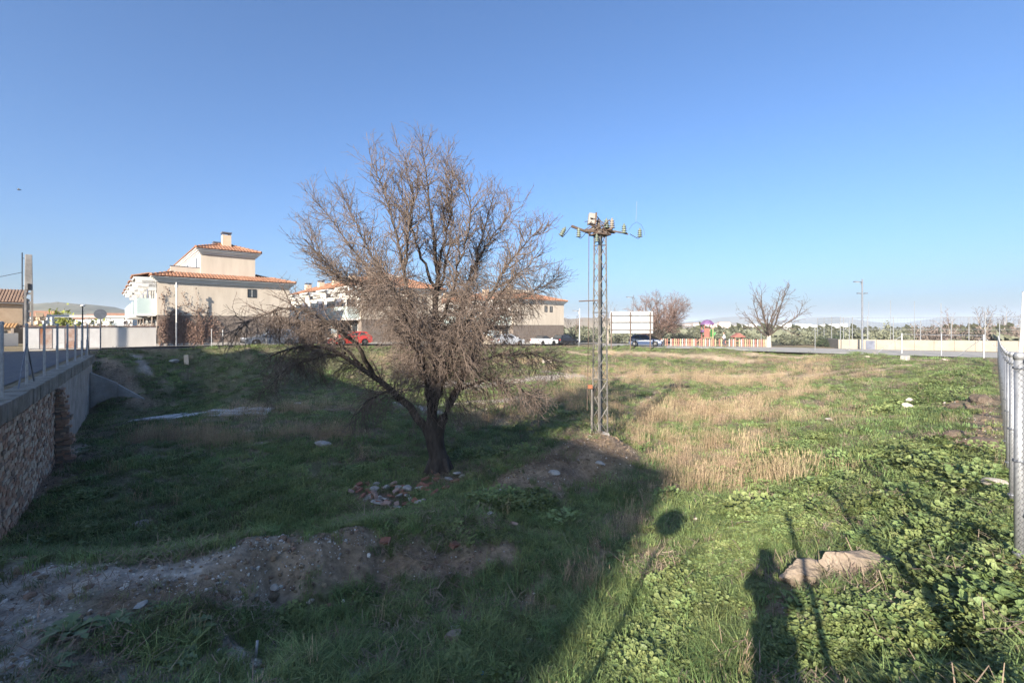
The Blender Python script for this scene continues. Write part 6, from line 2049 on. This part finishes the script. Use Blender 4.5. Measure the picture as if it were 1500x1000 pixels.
# broken concrete strip on the floor
M_OLDSLAB = mat('pale_old_slab', (.42, .41, .40), (.56, .55, .53), scale=1.5, rough=.9, bump=.4, c3=(.30, .29, .27))
st = [hit(185, 618), hit(225, 614), hit(265, 610), hit(300, 607), hit(335, 604), hit(368, 603), hit(398, 602)]
t = thing('concrete_strip', 'broken strip of old white concrete lying across the shaded floor', 'slab', st[3])
rr_ = random.Random(4)
for i in range(len(st) - 1):
    for j in range(3):
        a_, c_ = st[i].lerp(st[i + 1], .02), st[i].lerp(st[i + 1], .97)
        w0 = (.9 if i else .5) * rr_.uniform(.75, 1.05) / 3 * 2
        y0 = (j - 1.5) * w0
        P = []
        for q, yy in ((a_, y0), (c_, y0), (c_, y0 + w0 * .95), (a_, y0 + w0 * .95)):
            x, y = q.x + rr_.uniform(-.12, .12), q.y + yy + rr_.uniform(-.08, .08)
            P.append(Vector((x, y, h1(x, y) + .005)))
        zz = max(p_.z for p_ in P)
        b = MB(); b.prism([Vector((p_.x, p_.y, zz - .12)) for p_ in P], (0, 0, 0), (0, 0, .15 + rr_.uniform(-.02, .03)))
        rel(b.build('slab_piece', M_OLDSLAB, bevel=.012), t)
# rubble heap: every brick and chunk by itself
rr_ = random.Random(6)
kinds = []
RUB = [(520, 726), (535, 731), (548, 720), (560, 738), (575, 742), (585, 730), (600, 722), (615, 716), (630, 712), (645, 708), (655, 702), (570, 718), (590, 745), (605, 738), (560, 728), (625, 722), (545, 738), (612, 742), (667, 700), (640, 700), (585, 716), (530, 720)]
looks = [('brick', M_REDBR, 'red'), ('brick', M_PINKBR, 'rose'), ('concrete_chunk', M_PLAST, 'pale')]
for i in range(74):
    c = RUB[i % len(RUB)]
    g = hit(c[0] + rr_.gauss(0, 7), c[1] + rr_.gauss(0, 4))
    nm, m, cn = looks[rr_.choices((0, 1, 2), (.45, .25, .3))[0]]
    b = MB()
    if nm == 'brick':
        sz = (rr_.uniform(.14, .27), rr_.uniform(.10, .14), rr_.uniform(.04, .07)); b.box((0, 0, 0), sz, jit=.012)
        o = b.build(nm, m)
    else:
        o = rock(nm, (0, 0, 0), (rr_.uniform(.15, .42), rr_.uniform(.12, .3), rr_.uniform(.06, .14)), m, 0, i + 200, 2)
    o.location = g + Vector((0, 0, rr_.uniform(.03, .13))); o.rotation_euler = (rr_.gauss(0, .28), rr_.gauss(0, .28), rr_.uniform(0, 3.14))
    zn = ('at the left end of' if c[0] < 550 else 'in the middle of' if c[0] < 600 else 'at the right of' if c[0] < 635 else 'at the trunk end of') + ' the rubble heap, ' + ('rear side' if c[1] < 724 - (c[0] - 580) * .12 else 'front side')
    tag(o, {'red': 'broken red brick ', 'rose': 'worn rose brick ', 'pale': 'pale concrete chunk '}[cn] + zn, 'brick' if nm == 'brick' else 'chunk', cn + ' pieces ' + zn)
for i, (px, py, m, lab) in enumerate(((565, 797, M_REDBR, 'red brick fragment in the cut face of the berm, left one'), (666, 801, M_REDBR, 'red brick fragment in the cut face of the berm, right one'), (752, 769, M_PINKBR, 'rose brick fragment at the top of the ridge right of the cut'),
                                      (603, 690, M_PLAST, 'white lump at the left foot of the trunk'), (652, 693, M_PLAST, 'pale lump touching the foot of the trunk'), (625, 690, M_PLAST, 'whitish lump between trunk and rubble'))):
    g = hit(px, py); b = MB(); b.box((0, 0, 0), (.17, .11, .06), jit=.015); o = b.build('brick_fragment', m); o.location = g + Vector((0, 0, .03)); o.rotation_euler = (.3, .2 * i, i); tag(o, lab, 'brick')
# dark clod of earth and mounds beside the right fence
M_CLOD = mat('earth_clod', (.10, .075, .055), (.18, .135, .10), scale=6, rough=1, bump=.9)
for px, py, s, lab in ((1443, 588, .8, 'dark earth clod beside the far part of the chain link fence'), (1415, 600, .9, 'brown earth heap left of the dark clod'), (1437, 655, .75, 'grey brown earth heap at the foot of the chain link fence'), (1410, 640, .6, 'orange brown earth lump on the right slope')):
    g = hit(px, py); o = rock('earth_heap', g + Vector((0, 0, .02)), (s * 1.3, s, s * .55), M_CLOD, px, int(px), 4, rough=.25); tag(o, lab, 'earth heap')

# leafy weeds in front
M_THIS = mat('thistle_leaf', (.09, .13, .06), (.15, .19, .095), scale=7, rough=.6, spec=.3)
def rosette(px, py, R, n, label, seed, kind='thistle'):
    g = hit(px, py)
    t = thing(kind + '_plant', label, 'plant', g - Vector((0, 0, .01)))
    rs = random.Random(seed)
    for i in range(n):
        a = 6.283 * i / n * 2.4 + rs.uniform(-.3, .3)
        L = R * rs.uniform(.6, 1.15); up = rs.uniform(.25, .95)
        d = Vector((math.cos(a), math.sin(a), 0)); s = Vector((-d.y, d.x, 0))
        mb = MB(); k = 9
        cen = []
        for j in range(k + 1):
            u = j / k
            cen.append(d * (L * u * (1 - .25 * up * u)) + Vector((0, 0, L * up * (u * 1.15 - u * u * 1.05) + .01)))
        vs, fs = [], []
        for j, c in enumerate(cen):
            u = j / k
            w = L * .15 * math.sin(min(1, u * 1.05 + .08) * math.pi) ** .7 * (1.25 if j % 2 else .5)
            if kind != 'thistle': w = L * .28 * math.sin(min(1, u + .05) * math.pi) ** .8
            if j == k: w = .001
            dz = .25 * w
            vs += [c - s * w + Vector((0, 0, dz)), c, c + s * w + Vector((0, 0, dz))]
        for j in range(k):
            fs += [(3 * j, 3 * j + 1, 3 * j + 4, 3 * j + 3), (3 * j + 1, 3 * j + 2, 3 * j + 5, 3 * j + 4)]
        mb.add(vs, fs)
        mb.build('leaf', M_THIS, t)
for i, (px, py, R, n, lab) in enumerate(((105, 928, .34, 16, 'large thistle rosette on the gravel at the left edge of the bottom'), (165, 915, .28, 13, 'thistle rosette right of the largest one on the gravel'), (275, 925, .30, 14, 'upright leafy thistle below the brown berm slope'),
                                         (255, 975, .28, 14, 'thistle rosette low in the picture beside the gravel patch'), (318, 965, .24, 12, 'thistle rosette left of the grey pipe'), (70, 985, .26, 12, 'thistle rosette cut by the bottom edge at the left'),
                                         (230, 890, .18, 10, 'small thistle at the foot of the berm slope'), (300, 890, .18, 9, 'small pale thistle against the brown berm slope'))):
    rosette(px, py, R, n, lab, i)
# dry root clump
g = hit(395, 968)
mb = MB(); rr_ = random.Random(2)
for i in range(70):
    a = rr_.uniform(0, 6.28); e = rr_.uniform(.1, 1.2); L = rr_.uniform(.08, .22)
    d = Vector((math.cos(a) * math.cos(e), math.sin(a) * math.cos(e), math.sin(e)))
    mb.tube([Vector((0, 0, 0)), d * L * .5 + Vector((rr_.gauss(0, .02), rr_.gauss(0, .02), 0)), d * L + Vector((rr_.gauss(0, .04), rr_.gauss(0, .04), -.02))], [.003, .0025, .0015], 3, cap=False)
o = mb.build('dry_root_clump', mat('grey_root', (.16, .14, .125), (.25, .22, .2), scale=5)); o.location = g; tag(o, 'grey dry root clump beside the pipe at the bottom left', 'root clump')
g = hit(1492, 842)
mb = MB()
for i in range(60):
    a = rr_.uniform(0, 6.28); e = rr_.uniform(.05, .8); L = rr_.uniform(.08, .26)
    d = Vector((math.cos(a) * math.cos(e), math.sin(a) * math.cos(e), math.sin(e)))
    mb.tube([Vector((0, 0, 0)), d * L * .6, d * L + Vector((0, 0, -.03))], [.003, .0025, .0015], 3, cap=False)
o = mb.build('dry_weed', M_DRY); o.location = g; tag(o, 'dry straw weed at the foot of the nearest fence post', 'weed')
# a bird in the sky
p = at(28, 278, 42)
t = thing('bird', 'small bird flying in the blue sky at the upper left', 'bird', p, .6)
b = MB(); b.lathe([(.005, -.16), (.035, -.10), (.05, 0), (.035, .09), (.02, .13), (.004, .17)], (0, 0, 0), 8, 0, Ry(math.pi / 2)); b.build('body', M_DARK, t, smooth=True)
for sy in (-1, 1):
    b = MB(); b.prism([(-.05, sy * .03, .01), (.06, sy * .03, .01), (.03, sy * .18, .07), (-.02, sy * .33, .05), (-.06, sy * .18, .06)], (0, 0, 0), (0, 0, .008)); b.build('wing', M_WHITE, t)

# ------------------------------------------------------------------ the hazy winter air
hz = bpy.data.materials.new('haze')
hz.use_nodes = True
t_ = hz.node_tree
for n_ in list(t_.nodes):
    if n_.type != 'OUTPUT_MATERIAL': t_.nodes.remove(n_)
pv = t_.nodes.new('ShaderNodeVolumePrincipled')
pv.inputs['Color'].default_value = (.78, .88, 1.0, 1)
pv.inputs['Density'].default_value = 0.0003
pv.inputs['Anisotropy'].default_value = 0.0
t_.links.new(pv.outputs[0], t_.nodes['Material Output'].inputs['Volume'])
b = MB(); b.box((-1000, 2500, 42), (14000, 13000, 99))
o = b.build('haze', hz); tag(o, kind='stuff')
